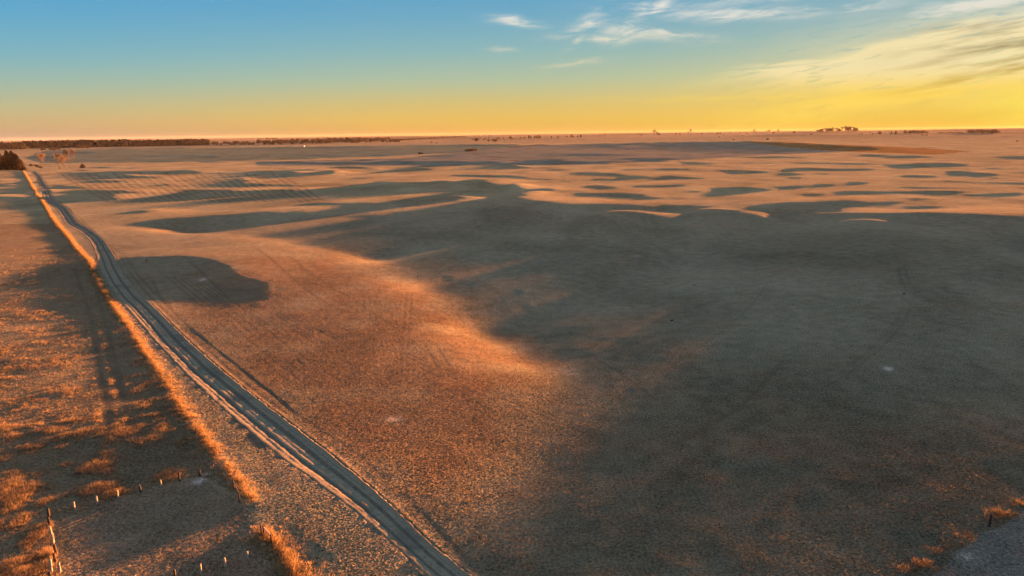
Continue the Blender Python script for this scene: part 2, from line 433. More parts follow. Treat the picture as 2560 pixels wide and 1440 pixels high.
def hit(px, py):
    """world point where the sight line of that place in the photograph meets the ground"""
    v = CR @ np.array([(px - 1280) / FPX, -(py - 720) / FPX, -1.0]); v /= np.linalg.norm(v)
    t = np.geomspace(30, 16000, 5000)
    x = v[0] * t; y = v[1] * t; z = CAM_H + v[2] * t
    dd = z - h_base(x, y)
    i = np.argmax(dd < 0) if (dd < 0).any() else len(t) - 1
    if i > 0 and dd[i] < 0:
        f = dd[i - 1] / (dd[i - 1] - dd[i]); tt = t[i - 1] + f * (t[i] - t[i - 1])
    else: tt = t[i]
    return np.array([v[0] * tt, v[1] * tt, CAM_H + v[2] * tt])


def hgt(x, y): return float(h_base(np.array([x], float), np.array([y], float))[0])


def spline(pts, step):
    """resample a polyline (N,2) smoothly"""
    P = np.array(pts, float); n = len(P)
    out = []
    for i in range(n - 1):
        p0, p1, p2, p3 = P[max(i - 1, 0)], P[i], P[i + 1], P[min(i + 2, n - 1)]
        m = max(2, int(np.linalg.norm(p2 - p1) / step))
        for u in np.arange(m) / m:
            out.append(0.5 * ((2 * p1) + (-p0 + p2) * u + (2 * p0 - 5 * p1 + 4 * p2 - p3) * u * u + (-p0 + 3 * p1 - 3 * p2 + p3) * u ** 3))
    out.append(P[-1])
    return np.array(out)


def dist_line(x, y, L, reach):
    """distance and signed side from points to a polyline; inf beyond reach"""
    d = np.full(x.shape, 1e9); sd_ = np.zeros(x.shape)
    box = (x > L[:, 0].min() - reach) & (x < L[:, 0].max() + reach) & (y > L[:, 1].min() - reach) & (y < L[:, 1].max() + reach)
    idx = np.nonzero(box)[0]
    if len(idx) == 0: return d, sd_
    for a in range(0, len(L) - 1, 6):
        seg = L[a:a + 7]
        bx = (x[idx] > seg[:, 0].min() - reach) & (x[idx] < seg[:, 0].max() + reach) & (y[idx] > seg[:, 1].min() - reach) & (y[idx] < seg[:, 1].max() + reach)
        j = idx[bx]
        if len(j) == 0: continue
        for b in range(len(seg) - 1):
            p = seg[b]; q = seg[b + 1] - p; L2 = q @ q + 1e-9
            rx = x[j] - p[0]; ry = y[j] - p[1]
            t = np.clip((rx * q[0] + ry * q[1]) / L2, 0, 1)
            ex = rx - t * q[0]; ey = ry - t * q[1]; dd = np.hypot(ex, ey)
            cr = np.sign(q[0] * ry - q[1] * rx)
            u = dd < d[j]
            d[j[u]] = dd[u]; sd_[j[u]] = cr[u]
    return d, sd_


# ------------------------------------------------------------------ track and wheel marks
road_px = [(81,430,9),(93,440,7),(101,455,9),(111,470,11.5),(118,485,10),(122,495,13),(130,505,17),(153,520,13),(168,540,14),(177,556,14),(201,570,19),(225,585,17),
           (242,600,15),(254,620,14),(264,640,16),(270,660,26),(292,700,29),(332,750,37),(381,800,43),(427,850,47),(480,900,55),(530,950,53),(591,1000,58),(650,1050,67),
           (713,1100,63),(780,1150,63),(811,1180,60),(865,1220,57),(913,1260,51),(968,1300,59),(1017,1340,53),(1062,1380,52),(1137,1440,45),(1215,1500,45),(1350,1600,45)]
road_w = []; road_hw = []
for x_, y_, hw in road_px:
    p = hit(x_, y_); q = hit(x_ + hw, y_)
    road_w.append(p[:2]); road_hw.append(np.linalg.norm(q - p))
road_w = np.array(road_w)
ROAD = spline(road_w, 1.0)
ks = np.array([1, 4, 6, 4, 1]) / 16
for _ in range(110):
    for c_ in (0, 1):
        ROAD[2:-2, c_] = np.convolve(ROAD[:, c_], ks, 'valid')
_t = np.gradient(road_w, axis=0); _t /= np.linalg.norm(_t, axis=1)[:, None]
_hwp = np.array([hw_ * abs(t_[1]) for hw_, t_ in zip(road_hw, _t)])
_hwp = np.clip(np.convolve(np.pad(_hwp, 2, mode='edge'), np.ones(5) / 5, 'valid'), 1.5, 2.7)
print('FENCE', [tuple(np.round(hit(a, b)[:2])) for a, b in [(58,428),(107,505),(167,588),(222,653),(288,772),(362,882),(437,993),(525,1115),(630,1256),(700,1385),(800,1530)]])
print('road half widths', np.round(_hwp, 2), 'dist', np.round(np.hypot(*road_w.T)))
_q = ROAD[len(ROAD) // 2] + np.array([1.0, 0.3])
RIGHT_SIDE = dist_line(_q[:1], _q[1:], ROAD, 9.0)[1][0]
RHW_D = np.hypot(*road_w.T)
def rhw(x, y):
    o = np.argsort(RHW_D)
    return np.interp(np.hypot(x, y), RHW_D[o], _hwp[o])


def pxline(pts, step=1.2):
    return spline([hit(a, b)[:2] for a, b in pts], step)


MARKS = [  # (polyline, half width, depth)
 (pxline([(275,612),(290,625),(312,640),(340,682),(368,712),(412,760),(474,820),(510,850),(590,915),(665,975),(745,1040),(830,1095),(896,1140),(975,1210),(1070,1300),(1190,1420)]), .45, .2),
 (pxline([(300,640),(325,680),(352,715),(396,762),(454,818),(512,868),(572,925),(640,982),(715,1035)]), .38, .18),
 (pxline([(380,700),(400,740),(440,790),(500,850),(583,910),(640,960),(680,985),(733,1035)]), .45, .12),
 (pxline([(150,505),(190,545),(220,570),(243,590),(265,610),(300,650)]), .5, .14),
 (pxline([(165,515),(205,550),(240,585),(275,625)]), .5, .12),
 (pxline([(513,728),(570,768),(625,814),(696,880)]), .5, .12), (pxline([(460,640),(560,735),(640,800),(720,870),(760,930)]), .4, .10),
 (pxline([(762,814),(815,836),(863,865),(930,905)]), .5, .10), (pxline([(1016,733),(1010,800),(1005,865),(1000,930)]), .35, .10), (pxline([(1030,733),(1024,800),(1019,865),(1016,930)]), .35, .10),
 (pxline([(1060,860),(1100,930),(1158,1047),(1168,1110)]), .35, .10), (pxline([(1090,860),(1135,940),(1198,1093),(1210,1150)]), .35, .10),
 (pxline([(720,640),(800,700),(900,760),(1000,830),(1120,920)]), .4, .08), (pxline([(640,620),(760,720),(880,790)]), .4, .08),
 (pxline([(1450,880),(1560,940),(1640,1000)]), .4, .08), (pxline([(2245,670),(2250,690),(2256,710)]), .5, .1), (pxline([(2262,670),(2268,690),(2275,710)]), .5, .1),
 (pxline([(185,670),(208,735),(225,785),(240,865),(250,925),(262,985),(272,1060)]), .55, .2), (pxline([(222,680),(250,760),(275,850),(292,925),(310,1000)]), .5, .18),
 (pxline([(262,860),(280,925),(300,985)]), .5, .15),
 (pxline([(640,1080),(660,1120),(672,1160),(690,1200)]), .5, .16), (pxline([(590,1050),(640,1110),(668,1180)]), .4, .12), (pxline([(610,1050),(670,1110),(715,1180)]), .4, .12),
 (pxline([(1960,900),(1880,990),(1800,1050),(1690,1110)]), .5, .05),
 (pxline([(200,440),(240,462),(290,500)]), .6, .1), (pxline([(260,440),(300,462),(350,485)]), .6, .1), (pxline([(340,440),(400,470)]), .6, .1),
]
for q in range(16):     # trails running beside the track and across the hollow
    o_ = 22 + q * 26
    MARKS.append((pxline([(400 + o_ * .7, 690 + q * 3), (520 + o_, 800 + q * 3), (660 + o_ * 1.3, 930 + q * 2), (860 + o_ * 1.6, 1090)], 3), .34, .05 + .02 * (q % 3)))
for pts in [[(1300,760),(1700,900),(2200,1180)],[(1290,775),(1690,915),(2190,1200)],[(1980,620),(1880,760),(1700,900),(1500,1010)],[(1010,560),(1200,700),(1300,820)],[(2240,640),(2262,700),(2240,800),(2100,930),(1850,1060)],[(2258,640),(2282,700),(2262,800),(2125,930),(1880,1062)]]:
    MARKS.append((pxline(pts, 3), .35, .022))
for q in range(26):   # faint machine passes over the left pasture
    x_ = 150 + q * 22
    MARKS.append((pxline([(x_, 432 + q % 3 * 4), (x_ + 32, 455), (x_ + 75, 480), (x_ + 120, 505)], 4), 1.5, .09))
FENCE = pxline([(58,428),(70,447),(90,482),(107,505),(120,527),(140,558),(167,588),(190,620),(222,653),(238,690),(262,735),(288,772),(325,825),(362,882),(405,940),(437,993),
                (483,1060),(525,1115),(550,1147),(575,1180),(600,1220),(630,1256)])
FENCE2 = pxline([(652,1330),(672,1350),(700,1385),(722,1415),(745,1450),(800,1530)])


def surface(x, y, under_road=True):
    shp = x.shape; x = x.ravel(); y = y.ravel()
    h = h_base(x, y)
    d, sg_ = dist_line(x, y, ROAD, 9.0)
    if under_road:
        RW = rhw(x, y)
        w = np.clip((RW + 0.35 - d) / 0.9, 0, 1)
        h = h - 0.40 * w * w * (3 - 2 * w)
        lip = np.exp(-((d - RW - 0.35) / 0.42) ** 2) * np.where(sg_ == RIGHT_SIDE, 1.0, 0.12) * (1 + 0.9 * vnoise(x / 3.1, y / 3.1, 121))
        h = h + 0.07 * lip
    mk = np.zeros_like(h)
    for L, hw, dep in MARKS:
        dm, _ = dist_line(x, y, L, 3 * hw)
        g = np.exp(-(dm / hw) ** 2)
        g = g * np.clip(0.8 + 0.9 * vnoise(x / 14, y / 14, 111), .35, 1)
        h = h - 0.13 * dep * g; mk = np.maximum(mk, g * min(1.0, dep / 0.06))
    for L in (FENCE, FENCE2):                         # drift of soil under the fence line
        df_, _ = dist_line(x, y, L, 6.0)
        h = h + 0.16 * np.exp(-(df_ / 1.1) ** 2)
    return h.reshape(shp), mk.reshape(shp), d.reshape(shp)


# ------------------------------------------------------------------ mesh helpers
def mesh_np(name, co, faces, n_per, mat=None, parent=None, smooth=False, attrs=None, link=True):
    """faces: flat array with n_per vertices each"""
    me = bpy.data.meshes.new(name)
    nf = len(faces) // n_per
    me.vertices.add(len(co)); me.vertices.foreach_set('co', np.asarray(co, np.float32).ravel())
    me.loops.add(len(faces)); me.loops.foreach_set('vertex_index', np.asarray(faces, np.int32))
    me.polygons.add(nf); me.polygons.foreach_set('loop_start', np.arange(0, len(faces), n_per, dtype=np.int32))
    me.polygons.foreach_set('loop_total', np.full(nf, n_per, np.int32))
    me.polygons.foreach_set('use_smooth', np.full(nf, smooth))
    for an, (typ, arr) in (attrs or {}).items():
        a = me.attributes.new(an, typ, 'POINT')
        a.data.foreach_set('value' if typ == 'FLOAT' else ('color' if typ == 'FLOAT_COLOR' else 'vector'), np.asarray(arr, np.float32).ravel())
    me.update(calc_edges=True)
    if mat: me.materials.append(mat)
    if not link: return me
    o = bpy.data.objects.new(name, me); COL.objects.link(o)
    if parent: o.parent = parent
    return o


def tag(o, label=None, cat=None, group=None, kind=None):
    if label: o['label'] = label
    if cat: o['category'] = cat
    if group: o['group'] = group
    if kind: o['kind'] = kind
    return o


def empty(name, loc, rz=0.0, scale=1.0):
    o = bpy.data.objects.new(name, None); o.empty_display_size = 0.2
    o.location = loc; o.rotation_euler = (0, 0, rz); o.scale = (scale,) * 3 if np.isscalar(scale) else scale
    COL.objects.link(o); return o


def copy_thing(root, loc, rz=0.0, scale=(1, 1, 1)):
    r = root.copy(); COL.objects.link(r); r.location = loc; r.rotation_euler = (0, 0, rz); r.scale = scale
    for ch in list(root.children):
        c = ch.copy(); COL.objects.link(c); c.parent = r
    return r


# ------------------------------------------------------------------ materials
def base_mat(name):
    m = bpy.data.materials.new(name); m.use_nodes = True
    m.cycles.use_bump_map_correction = False
    m.node_tree.nodes.clear()
    return m, NT(m.node_tree)


def simple_mat(name, col, var=0.25, scale=3.0, rough=0.85, obj_rand=0.0, trans=0.0):
    m, n = base_mat(name)
    geo = n.new('ShaderNodeNewGeometry')
    nz = n.noise(geo.outputs['Position'], scale, 4, 0.6)
    f = n.mr(nz, 0.3, 0.7, 1 - var, 1 + var)
    if obj_rand:
        oi = n.new('ShaderNodeObjectInfo')
        f = n.mul(f, n.mr(oi.outputs['Random'], 0, 1, 1 - obj_rand, 1 + obj_rand, smooth=False))
    c = n.vm('SCALE', (*col,)); n.put(c.node.inputs['Scale'], f)
    b = n.new('ShaderNodeBsdfPrincipled'); n.put(b.inputs['Base Color'], c); b.inputs['Roughness'].default_value = rough
    b.inputs['Specular IOR Level'].default_value = 0.15
    sh = b.outputs[0]
    if trans:
        t = n.new('ShaderNodeBsdfTranslucent'); n.put(t.inputs[0], c)
        ms = n.new('ShaderNodeMixShader'); ms.inputs[0].default_value = trans
        n.l.new(sh, ms.inputs[1]); n.l.new(t.outputs[0], ms.inputs[2]); sh = ms.outputs[0]
    o = n.new('ShaderNodeOutputMaterial'); n.l.new(sh, o.inputs[0])
    return m


def rough_normal(n, pos, amp, scale):
    """normals of a stubbly grass surface: every blade faces its own way"""
    c = n.noise(pos, scale, 2, 0.6, col=True)
    v = n.vm('SUBTRACT', c, (0.5, 0.5, 0.5))
    v = n.vm('MULTIPLY', v, (1, 1, 0.2))
    v = n.vm('SCALE', v); n.put(v.node.inputs['Scale'], amp)
    geo = n.new('ShaderNodeNewGeometry')
    return n.vm('NORMALIZE', n.vm('ADD', geo.outputs['Normal'], v))


def ground_material():
    m, n = base_mat('grassland')
    geo = n.new('ShaderNodeNewGeometry'); pos = geo.outputs['Position']
    flat = n.vm('MULTIPLY', pos, (1, 1, 0))
    tint = n.new('ShaderNodeAttribute'); tint.attribute_name = 'tint'
    mark = n.new('ShaderNodeAttribute'); mark.attribute_name = 'mark'
    fine = n.noise(flat, 2.6, 3, 0.75)
    grain = n.noise(flat, 5.5, 4, 0.8)
    mid = n.noise(flat, 0.30, 6, 0.72)
    big = n.noise(n.vm('MULTIPLY', flat, (1, 0.7, 1)), 0.022, 5, 0.6, 0.6)
    huge = n.noise(flat, 0.0035, 4, 0.55)
    v = n.add(n.mul(n.mr(fine, 0.3, 0.7, -0.5, 0.5, False), 1.15), n.mul(n.mr(grain, 0.3, 0.7, -0.5, 0.5, False), 1.2))
    v = n.add(v, n.mul(n.mr(mid, 0.3, 0.7, -0.5, 0.5, False), 0.5))
    v = n.add(v, n.mul(n.mr(big, 0.3, 0.7, -0.5, 0.5, False), 0.55))
    v = n.add(v, n.mul(n.mr(huge, 0.3, 0.7, -0.5, 0.5, False), 0.2))
    f = n.m('MAXIMUM', n.add(v, 1.0), 0.15)
    c = n.vm('SCALE', tint.outputs['Color']); n.put(c.node.inputs['Scale'], f)
    red = n.mr(n.noise(flat, 0.06, 4, 0.7), 0.52, 0.72, 0, 0.5)
    c = n.mix(red, c, n.vm('MULTIPLY', c, (1.12, 0.86, 0.78)))
    c = n.mix(n.mul(mark.outputs['Fac'], 0.6), c, (0.11, 0.09, 0.075, 1))
    b = n.new('ShaderNodeBsdfDiffuse'); n.put(b.inputs[0], c)
    ra = n.new('ShaderNodeAttribute'); ra.attribute_name = 'rough'
    rn = rough_normal(n, flat, n.mul(ra.outputs['Fac'], 1.45), 5.0)
    trf = n.mul(ra.outputs['Fac'], 0.14)
    n.put(b.inputs['Normal'], rn)
    t = n.new('ShaderNodeBsdfTranslucent'); n.put(t.inputs[0], c); n.put(t.inputs['Normal'], rn)
    ms = n.new('ShaderNodeMixShader'); n.put(ms.inputs[0], trf)
    n.l.new(b.outputs[0], ms.inputs[1]); n.l.new(t.outputs[0], ms.inputs[2])
    o = n.new('ShaderNodeOutputMaterial'); n.l.new(ms.outputs[0], o.inputs[0])
    return m


M_GROUND = ground_material()

# ------------------------------------------------------------------ ground sheet (polar grid round the camera's foot)
a_f = np.radians(np.linspace(-41.5, 41.5, 1060))
a_c = np.radians(np.linspace(41.5, 318.5, 72))[1:-1]
ang = np.concatenate([a_f, a_c]); NA = len(ang)
dep = np.concatenate([np.arange(37.5, 12, -0.06), np.arange(12, 1.2, -0.033), np.arange(1.2, 0.34, -0.03)])
rad = CAM_H / np.tan(np.radians(dep))
rad = np.concatenate([[6, 20, 35, 48], rad, np.geomspace(rad[-1] * 1.03, 24000, 34)])
NR = len(rad)
RR, AA = np.meshgrid(rad, ang, indexing='ij')
gx = (RR * np.sin(AA)); gy = (RR * np.cos(AA))
gz, gmark, groad = surface(gx, gy)


def in_poly(px, py, poly):
    P = np.array(poly, float); ins = np.zeros(px.shape, bool)
    for a in range(len(P)):
        x1_, y1_ = P[a]; x2_, y2_ = P[(a + 1) % len(P)]
        if y1_ == y2_: continue
        c = (y1_ > py) != (y2_ > py)
        ins ^= c & (px < (x2_ - x1_) * (py - y1_) / (y2_ - y1_) + x1_)
    return ins


ppx, ppy, pd = project(gx, gy, gz)
wob = 6 * vnoise(gx / 30, gy / 30, 51) + 60 * vnoise(gx / 7, gy / 7, 53) * np.clip((330 - RR) / 150, 0, 1)
TAN = np.array([0.256, 0.228, 0.170]); tint = np.ones((NR, NA, 3)) * TAN
rgh = np.ones((NR, NA))
zones = [  # colour of what grows there
 ([(120,374),(300,371),(700,367),(1150,361),(1290,360),(1330,372),(1240,378),(1000,388),(760,398),(400,406),(100,408),(60,395)], (0.215, 0.225, 0.165)),   # sown field
 ([(1270,368),(1340,361),(1400,364),(1480,374),(1580,379),(1480,384),(1380,381),(1290,378)], (0.17, 0.115, 0.09)),
 ([(1390,379),(1440,370),(1540,376),(1560,381),(1450,384)], (0.16, 0.105, 0.085)),
 ([(1860,354),(1960,354),(2050,360),(2190,365),(2330,372),(2430,379),(2330,386),(2180,382),(2060,376),(1950,366)], (0.20, 0.125, 0.065)),
 ([(1180,378),(1330,364),(1500,359),(1700,356),(1870,356),(1960,368),(2100,380),(1900,388),(1700,400),(1480,411),(1040,415),(640,414),(640,405),(1000,396)], (0.262, 0.232, 0.182)),
 ([(-500,560),(140,560),(225,655),(290,780),(480,1060),(610,1240),(550,1200),(480,1190),(350,1225),(185,1275),(140,1290),(150,1460),(-500,1700)], (0.205, 0.168, 0.12)),
 ([(150,1290),(350,1225),(500,1190),(620,1260),(655,1340),(700,1450),(140,1450)], (0.24, 0.195, 0.15)),
 ([(2560,1262),(2480,1320),(2380,1385),(2300,1450),(3200,1700),(3200,1100)], (0.34, 0.32, 0.29)),
]
for poly, c in zones:
    ins = in_poly(ppx + wob, ppy + 0.15 * wob, poly) & (pd > 30)
    tint[ins] = c
    if c[0] in (0.215, 0.17, 0.16, 0.262): rgh[ins] = 0.08  # near-flat normals leave these fields unlit, standing in for shade
# redder slope; hollow before the ridge darkened and greyed in colour to deepen its shade
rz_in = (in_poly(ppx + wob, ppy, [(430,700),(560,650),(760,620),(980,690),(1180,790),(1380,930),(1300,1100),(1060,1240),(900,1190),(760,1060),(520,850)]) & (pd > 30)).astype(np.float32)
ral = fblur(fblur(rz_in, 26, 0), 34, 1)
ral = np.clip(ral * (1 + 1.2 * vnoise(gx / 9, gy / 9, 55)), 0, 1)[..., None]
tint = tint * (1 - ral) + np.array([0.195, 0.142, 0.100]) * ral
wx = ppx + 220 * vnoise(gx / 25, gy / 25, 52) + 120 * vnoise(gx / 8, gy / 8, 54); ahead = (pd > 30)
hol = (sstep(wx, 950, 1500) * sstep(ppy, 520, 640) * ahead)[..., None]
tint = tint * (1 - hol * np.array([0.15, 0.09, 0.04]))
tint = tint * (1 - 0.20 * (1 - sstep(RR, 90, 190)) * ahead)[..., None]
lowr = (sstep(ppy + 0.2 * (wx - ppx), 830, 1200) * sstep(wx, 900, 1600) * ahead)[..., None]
tint = tint * (1 - 0.24 * lowr)  # shade at the lower right deepened in the ground colour
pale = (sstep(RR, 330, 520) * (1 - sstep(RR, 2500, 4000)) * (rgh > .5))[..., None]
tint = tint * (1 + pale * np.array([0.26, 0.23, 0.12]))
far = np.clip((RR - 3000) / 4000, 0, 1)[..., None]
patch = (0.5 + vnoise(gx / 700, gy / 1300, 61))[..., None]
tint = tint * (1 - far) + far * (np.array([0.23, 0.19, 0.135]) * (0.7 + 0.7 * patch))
for (cx, cy, ax, ay, c, s) in [(2220,922,11,5,(0.55,0.54,0.52),.9),(985,1048,22,6,(0.42,0.38,0.34),.7),(505,700,9,4,(0.45,0.42,0.40),.8),(502,1200,15,8,(0.5,0.47,0.47),.9),
                               (2412,1392,28,10,(0.42,0.42,0.40),.6),(510,1187,10,3,(0.5,0.47,0.47),.8),(1590,640,22,4,(.36,.33,.29),.5),(1420,930,30,8,(.36,.33,.29),.4),(1400,590,60,8,(.36,.34,.3),.35)]:
    p = hit(cx, cy); e1 = np.linalg.norm(hit(cx + ax, cy) - p); e2 = np.linalg.norm(hit(cx, cy - ay) - p)
    q = np.exp(-(((gx - p[0] + .4 * vnoise(gx, gy, 71)) / e1) ** 2 + ((gy - p[1]) / e2) ** 2)) * s * np.clip(1 + 1.4 * vnoise(gx * 1.5, gy * 1.5, 72), 0, 1.4)
    q = np.clip(q, 0, 1)[..., None]
    tint = tint * (1 - q) + np.array(c) * q
verge = np.exp(-((groad - rhw(gx, gy) - 0.4) / 0.9) ** 2)[..., None] * 0.35
tint = tint * (1 - verge) + np.array([0.25, 0.22, 0.18]) * verge

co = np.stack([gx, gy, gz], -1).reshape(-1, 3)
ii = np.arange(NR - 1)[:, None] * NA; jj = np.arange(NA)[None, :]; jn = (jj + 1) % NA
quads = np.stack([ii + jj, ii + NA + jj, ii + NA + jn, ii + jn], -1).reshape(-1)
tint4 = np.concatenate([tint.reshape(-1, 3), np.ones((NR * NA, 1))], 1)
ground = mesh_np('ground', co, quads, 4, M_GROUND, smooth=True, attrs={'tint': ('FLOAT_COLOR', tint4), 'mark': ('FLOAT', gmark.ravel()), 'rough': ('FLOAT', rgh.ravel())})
me = ground.data
if me.polygons[NA * 300].normal.z < 0: me.flip_normals()
tag(ground, kind='structure')

# ------------------------------------------------------------------ the dirt track
def road_profile(u, along):
    """u: metres from the centre line, + to the camera's right. returns height above bed, bare-soil amount"""
    w1 = 0.10 * np.sin(along / 13.0) + 0.05 * np.sin(along / 4.1)
    nzl = lambda q: 0.65 + 0.7 * vnoise(along / 6.0, along * 0 + q, 130)
    g_ = lambda c, w: np.exp(-((u - c - w1) / w) ** 2)
    z = -.09 * g_(-1.2, .34) - .10 * g_(.95, .40) - .04 * g_(-.15, .2) * nzl(1.3) - .05 * g_(2.0, .18) - .04 * g_(-2.15, .18) * nzl(4.3)
    bare = g_(-1.2, .36) * 1.0 + g_(.95, .45) + .75 * g_(-.2, .16) * nzl(1.3) + .8 * g_(1.95, .17) * nzl(7.7) + .7 * g_(-2.15, .15) * nzl(4.3)
    return z, np.clip(bare, 0, 1)


seg = np.gradient(ROAD, axis=0); seg /= np.linalg.norm(seg, axis=1)[:, None]
side = np.stack([seg[:, 1], -seg[:, 0]], 1)
if side[len(side) // 2, 0] < 0: side = -side
for _ in range(6): side[1:-1] = (side[:-2] + side[1:-1] + side[2:]) / 3
side /= np.linalg.norm(side, axis=1)[:, None]
al = np.concatenate([[0], np.cumsum(np.linalg.norm(np.diff(ROAD, axis=0), axis=1))])
# finer stations
na_ = int(al[-1] / 0.5); sa = np.linspace(0, al[-1], na_)
RC = np.stack([np.interp(sa, al, ROAD[:, 0]), np.interp(sa, al, ROAD[:, 1])], 1)
RS = np.stack([np.interp(sa, al, side[:, 0]), np.interp(sa, al, side[:, 1])], 1)
us = np.linspace(-1, 1, 49)
RWa = rhw(RC[:, 0], RC[:, 1])[:, None]
UU = us[None] * (RWa + 0.5)
rx = RC[:, None, 0] + RS[:, None, 0] * UU; ry = RC[:, None, 1] + RS[:, None, 1] * UU; AL = np.broadcast_to(sa[:, None], rx.shape)
edge = np.abs(UU) - RWa + 0.35 * vnoise(AL / 1.3, UU * 0 + 3.5, 81) + 0.2 * vnoise(AL / .5, UU * 0 + 8.5, 82)
zb = h_base(rx.ravel(), ry.ravel()).reshape(rx.shape)
pz, bare = road_profile(UU * 2.7 / RWa, AL)
wdt = np.clip((0.1 - edge) / 1.0, 0, 1); wdt = wdt * wdt * (3 - 2 * wdt)
rz_ = zb + 0.02 - wdt * 0.05 + 0.06 * np.exp(-((UU - RWa - 0.15) / 0.4) ** 2) * (1 + 0.9 * vnoise(rx / 3.1, ry / 3.1, 121)) + pz * wdt + 0.025 * vnoise(rx * 2.5, ry * 2.5, 83) + 0.05 * vnoise(rx, ry, 84)
rz_ = rz_ + 0.02 * vnoise(rx * 1.2, ry * 1.2, 85) * wdt
rz_ = rz_ - np.clip((edge - 0.15) / 0.3, 0, 1) * 0.5


def road_material():
    m, n = base_mat('packed_dirt')
    geo = n.new('ShaderNodeNewGeometry'); flat = n.vm('MULTIPLY', geo.outputs['Position'], (1, 1, 0))
    ba = n.new('ShaderNodeAttribute'); ba.attribute_name = 'bare'
    nz = n.noise(flat, 1.3, 5, 0.7); fn = n.noise(flat, 7.0, 3, 0.7); lg = n.noise(flat, 0.12, 3, 0.6)
    ed = n.new('ShaderNodeAttribute'); ed.attribute_name = 'edge'
    t = n.mr(n.add(ba.outputs['Fac'], n.mul(n.sub(nz, 0.5), 0.8)), 0.2, 0.8)
    rut = n.mix(n.mr(nz, 0.35, 0.65), (0.125, 0.105, 0.088, 1), (0.20, 0.17, 0.14, 1))
    crown = n.mix(n.mr(n.add(n.mul(fn, .6), n.mul(nz, .4)), 0.38, 0.62), (0.18, 0.148, 0.11, 1), (0.40, 0.34, 0.26, 1))
    c = n.mix(t, crown, rut)
    c = n.mix(n.mr(lg, 0.52, 0.68, 0, .5), c, (0.12, 0.105, 0.10, 1))
    grs = n.mix(n.mr(fn, 0.35, 0.65), (0.12, 0.10, 0.075, 1), (0.33, 0.28, 0.21, 1))
    c = n.mix(n.mr(n.add(ed.outputs['Fac'], n.mul(n.sub(nz, .5), .9)), -0.55, 0.1), c, grs)
    b = n.new('ShaderNodeBsdfDiffuse'); n.put(b.inputs[0], c)
    geo2 = n.new('ShaderNodeNewGeometry')
    nn = n.new('ShaderNodeMix', data_type='VECTOR'); n.put(nn.inputs[0], t); n.put(nn.inputs[4], rough_normal(n, flat, 0.32, 6.0)); n.put(nn.inputs[5], rough_normal(n, flat, 0.16, 6.0))
    n.put(b.inputs['Normal'], n.vm('NORMALIZE', nn.outputs[1]))
    o = n.new('ShaderNodeOutputMaterial'); n.l.new(b.outputs[0], o.inputs[0])
    return m


nc = len(us); ii = np.arange(na_ - 1)[:, None] * nc; jj = np.arange(nc - 1)[None, :]
quads = np.stack([ii + jj, ii + nc + jj, ii + nc + jj + 1, ii + jj + 1], -1).reshape(-1)
road = mesh_np('dirt_road', np.stack([rx, ry, rz_], -1).reshape(-1, 3), quads, 4, road_material(), smooth=True, attrs={'bare': ('FLOAT', bare.ravel()), 'edge': ('FLOAT', edge.ravel())})
if road.data.polygons[500].normal.z < 0: road.data.flip_normals()
tag(road, kind='structure')

#@@REST@@
# ------------------------------------------------------------------ plants: meshes
def leaf_material(name, trans=0.3, rough_n=0.0):
    m, n = base_mat(name)
    at = n.new('ShaderNodeAttribute'); at.attribute_name = 'tint'
    geo = n.new('ShaderNodeNewGeometry')
    f = n.mr(n.noise(geo.outputs['Position'], 1.1, 2, 0.5), 0.3, 0.7, 0.75, 1.25)
    c = n.vm('SCALE', at.outputs['Color']); n.put(c.node.inputs['Scale'], f)
    b = n.new('ShaderNodeBsdfDiffuse'); n.put(b.inputs[0], c)
    t = n.new('ShaderNodeBsdfTranslucent'); n.put(t.inputs[0], c)
    ms = n.new('ShaderNodeMixShader'); ms.inputs[0].default_value = trans
    n.l.new(b.outputs[0], ms.inputs[1]); n.l.new(t.outputs[0], ms.inputs[2])
    o = n.new('ShaderNodeOutputMaterial'); n.l.new(ms.outputs[0], o.inputs[0])
    return m


M_GRASS = leaf_material('dry_grass', 0.45)
M_LEAF = leaf_material('foliage', 0.15)
M_BARK = simple_mat('bark', (0.16, 0.12, 0.09), 0.3, 2.0)
M_TWIG = simple_mat('twigs', (0.21, 0.145, 0.10), 0.2, 1.0, trans=0.2)
M_TWIGF = simple_mat('backlit_twigs', (0.10, 0.078, 0.062), 0.2, 1.0, trans=0.1)  # twig colour darkened so far trees look backlit
M_WOOD = simple_mat('weathered_wood', (0.34, 0.28, 0.235), 0.4, 9.0)
M_WOODD = simple_mat('dark_wood', (0.055, 0.042, 0.036), 0.35, 9.0)
M_STEEL = simple_mat('rusty_steel', (0.10, 0.075, 0.06), 0.3, 12.0, 0.6)
M_PALE = simple_mat('pale_stripped_rail', (0.42, 0.38, 0.37), 0.2, 9.0)
M_WHITE = simple_mat('white_painted_wall', (0.33, 0.32, 0.31), 0.05, 1.0, 0.6)
M_TANW = simple_mat('tan_painted_wall', (0.55, 0.42, 0.33), 0.05, 1.0, 0.6)
M_ROOF = simple_mat('grey_metal_roof', (0.42, 0.42, 0.44), 0.08, 1.0, 0.45)
M_DOOR = simple_mat('dark_doorway', (0.05, 0.05, 0.055), 0.1, 1.0, 0.6)
M_CLOD = simple_mat('dark_clod', (0.035, 0.028, 0.024), 0.3, 6.0)


def tri_cards(P, size, r, col, flat=0.0):
    """one small triangle per point, random facing; col (N,3)"""
    n = len(P)
    a = r.normal(size=(n, 3)); a[:, 2] *= 1 - flat; a /= np.linalg.norm(a, axis=1)[:, None]
    b = np.cross(a, r.normal(size=(n, 3))); b /= np.linalg.norm(b, axis=1)[:, None]
    s = (np.asarray(size) * r.uniform(.6, 1.3, n))[:, None]
    V = np.stack([P + a * s, P - a * s * .5 + b * s * .8, P - a * s * .5 - b * s * .8], 1).reshape(-1, 3)
    C = np.repeat(np.concatenate([col, np.ones((n, 1))], 1), 3, axis=0)
    return V, C


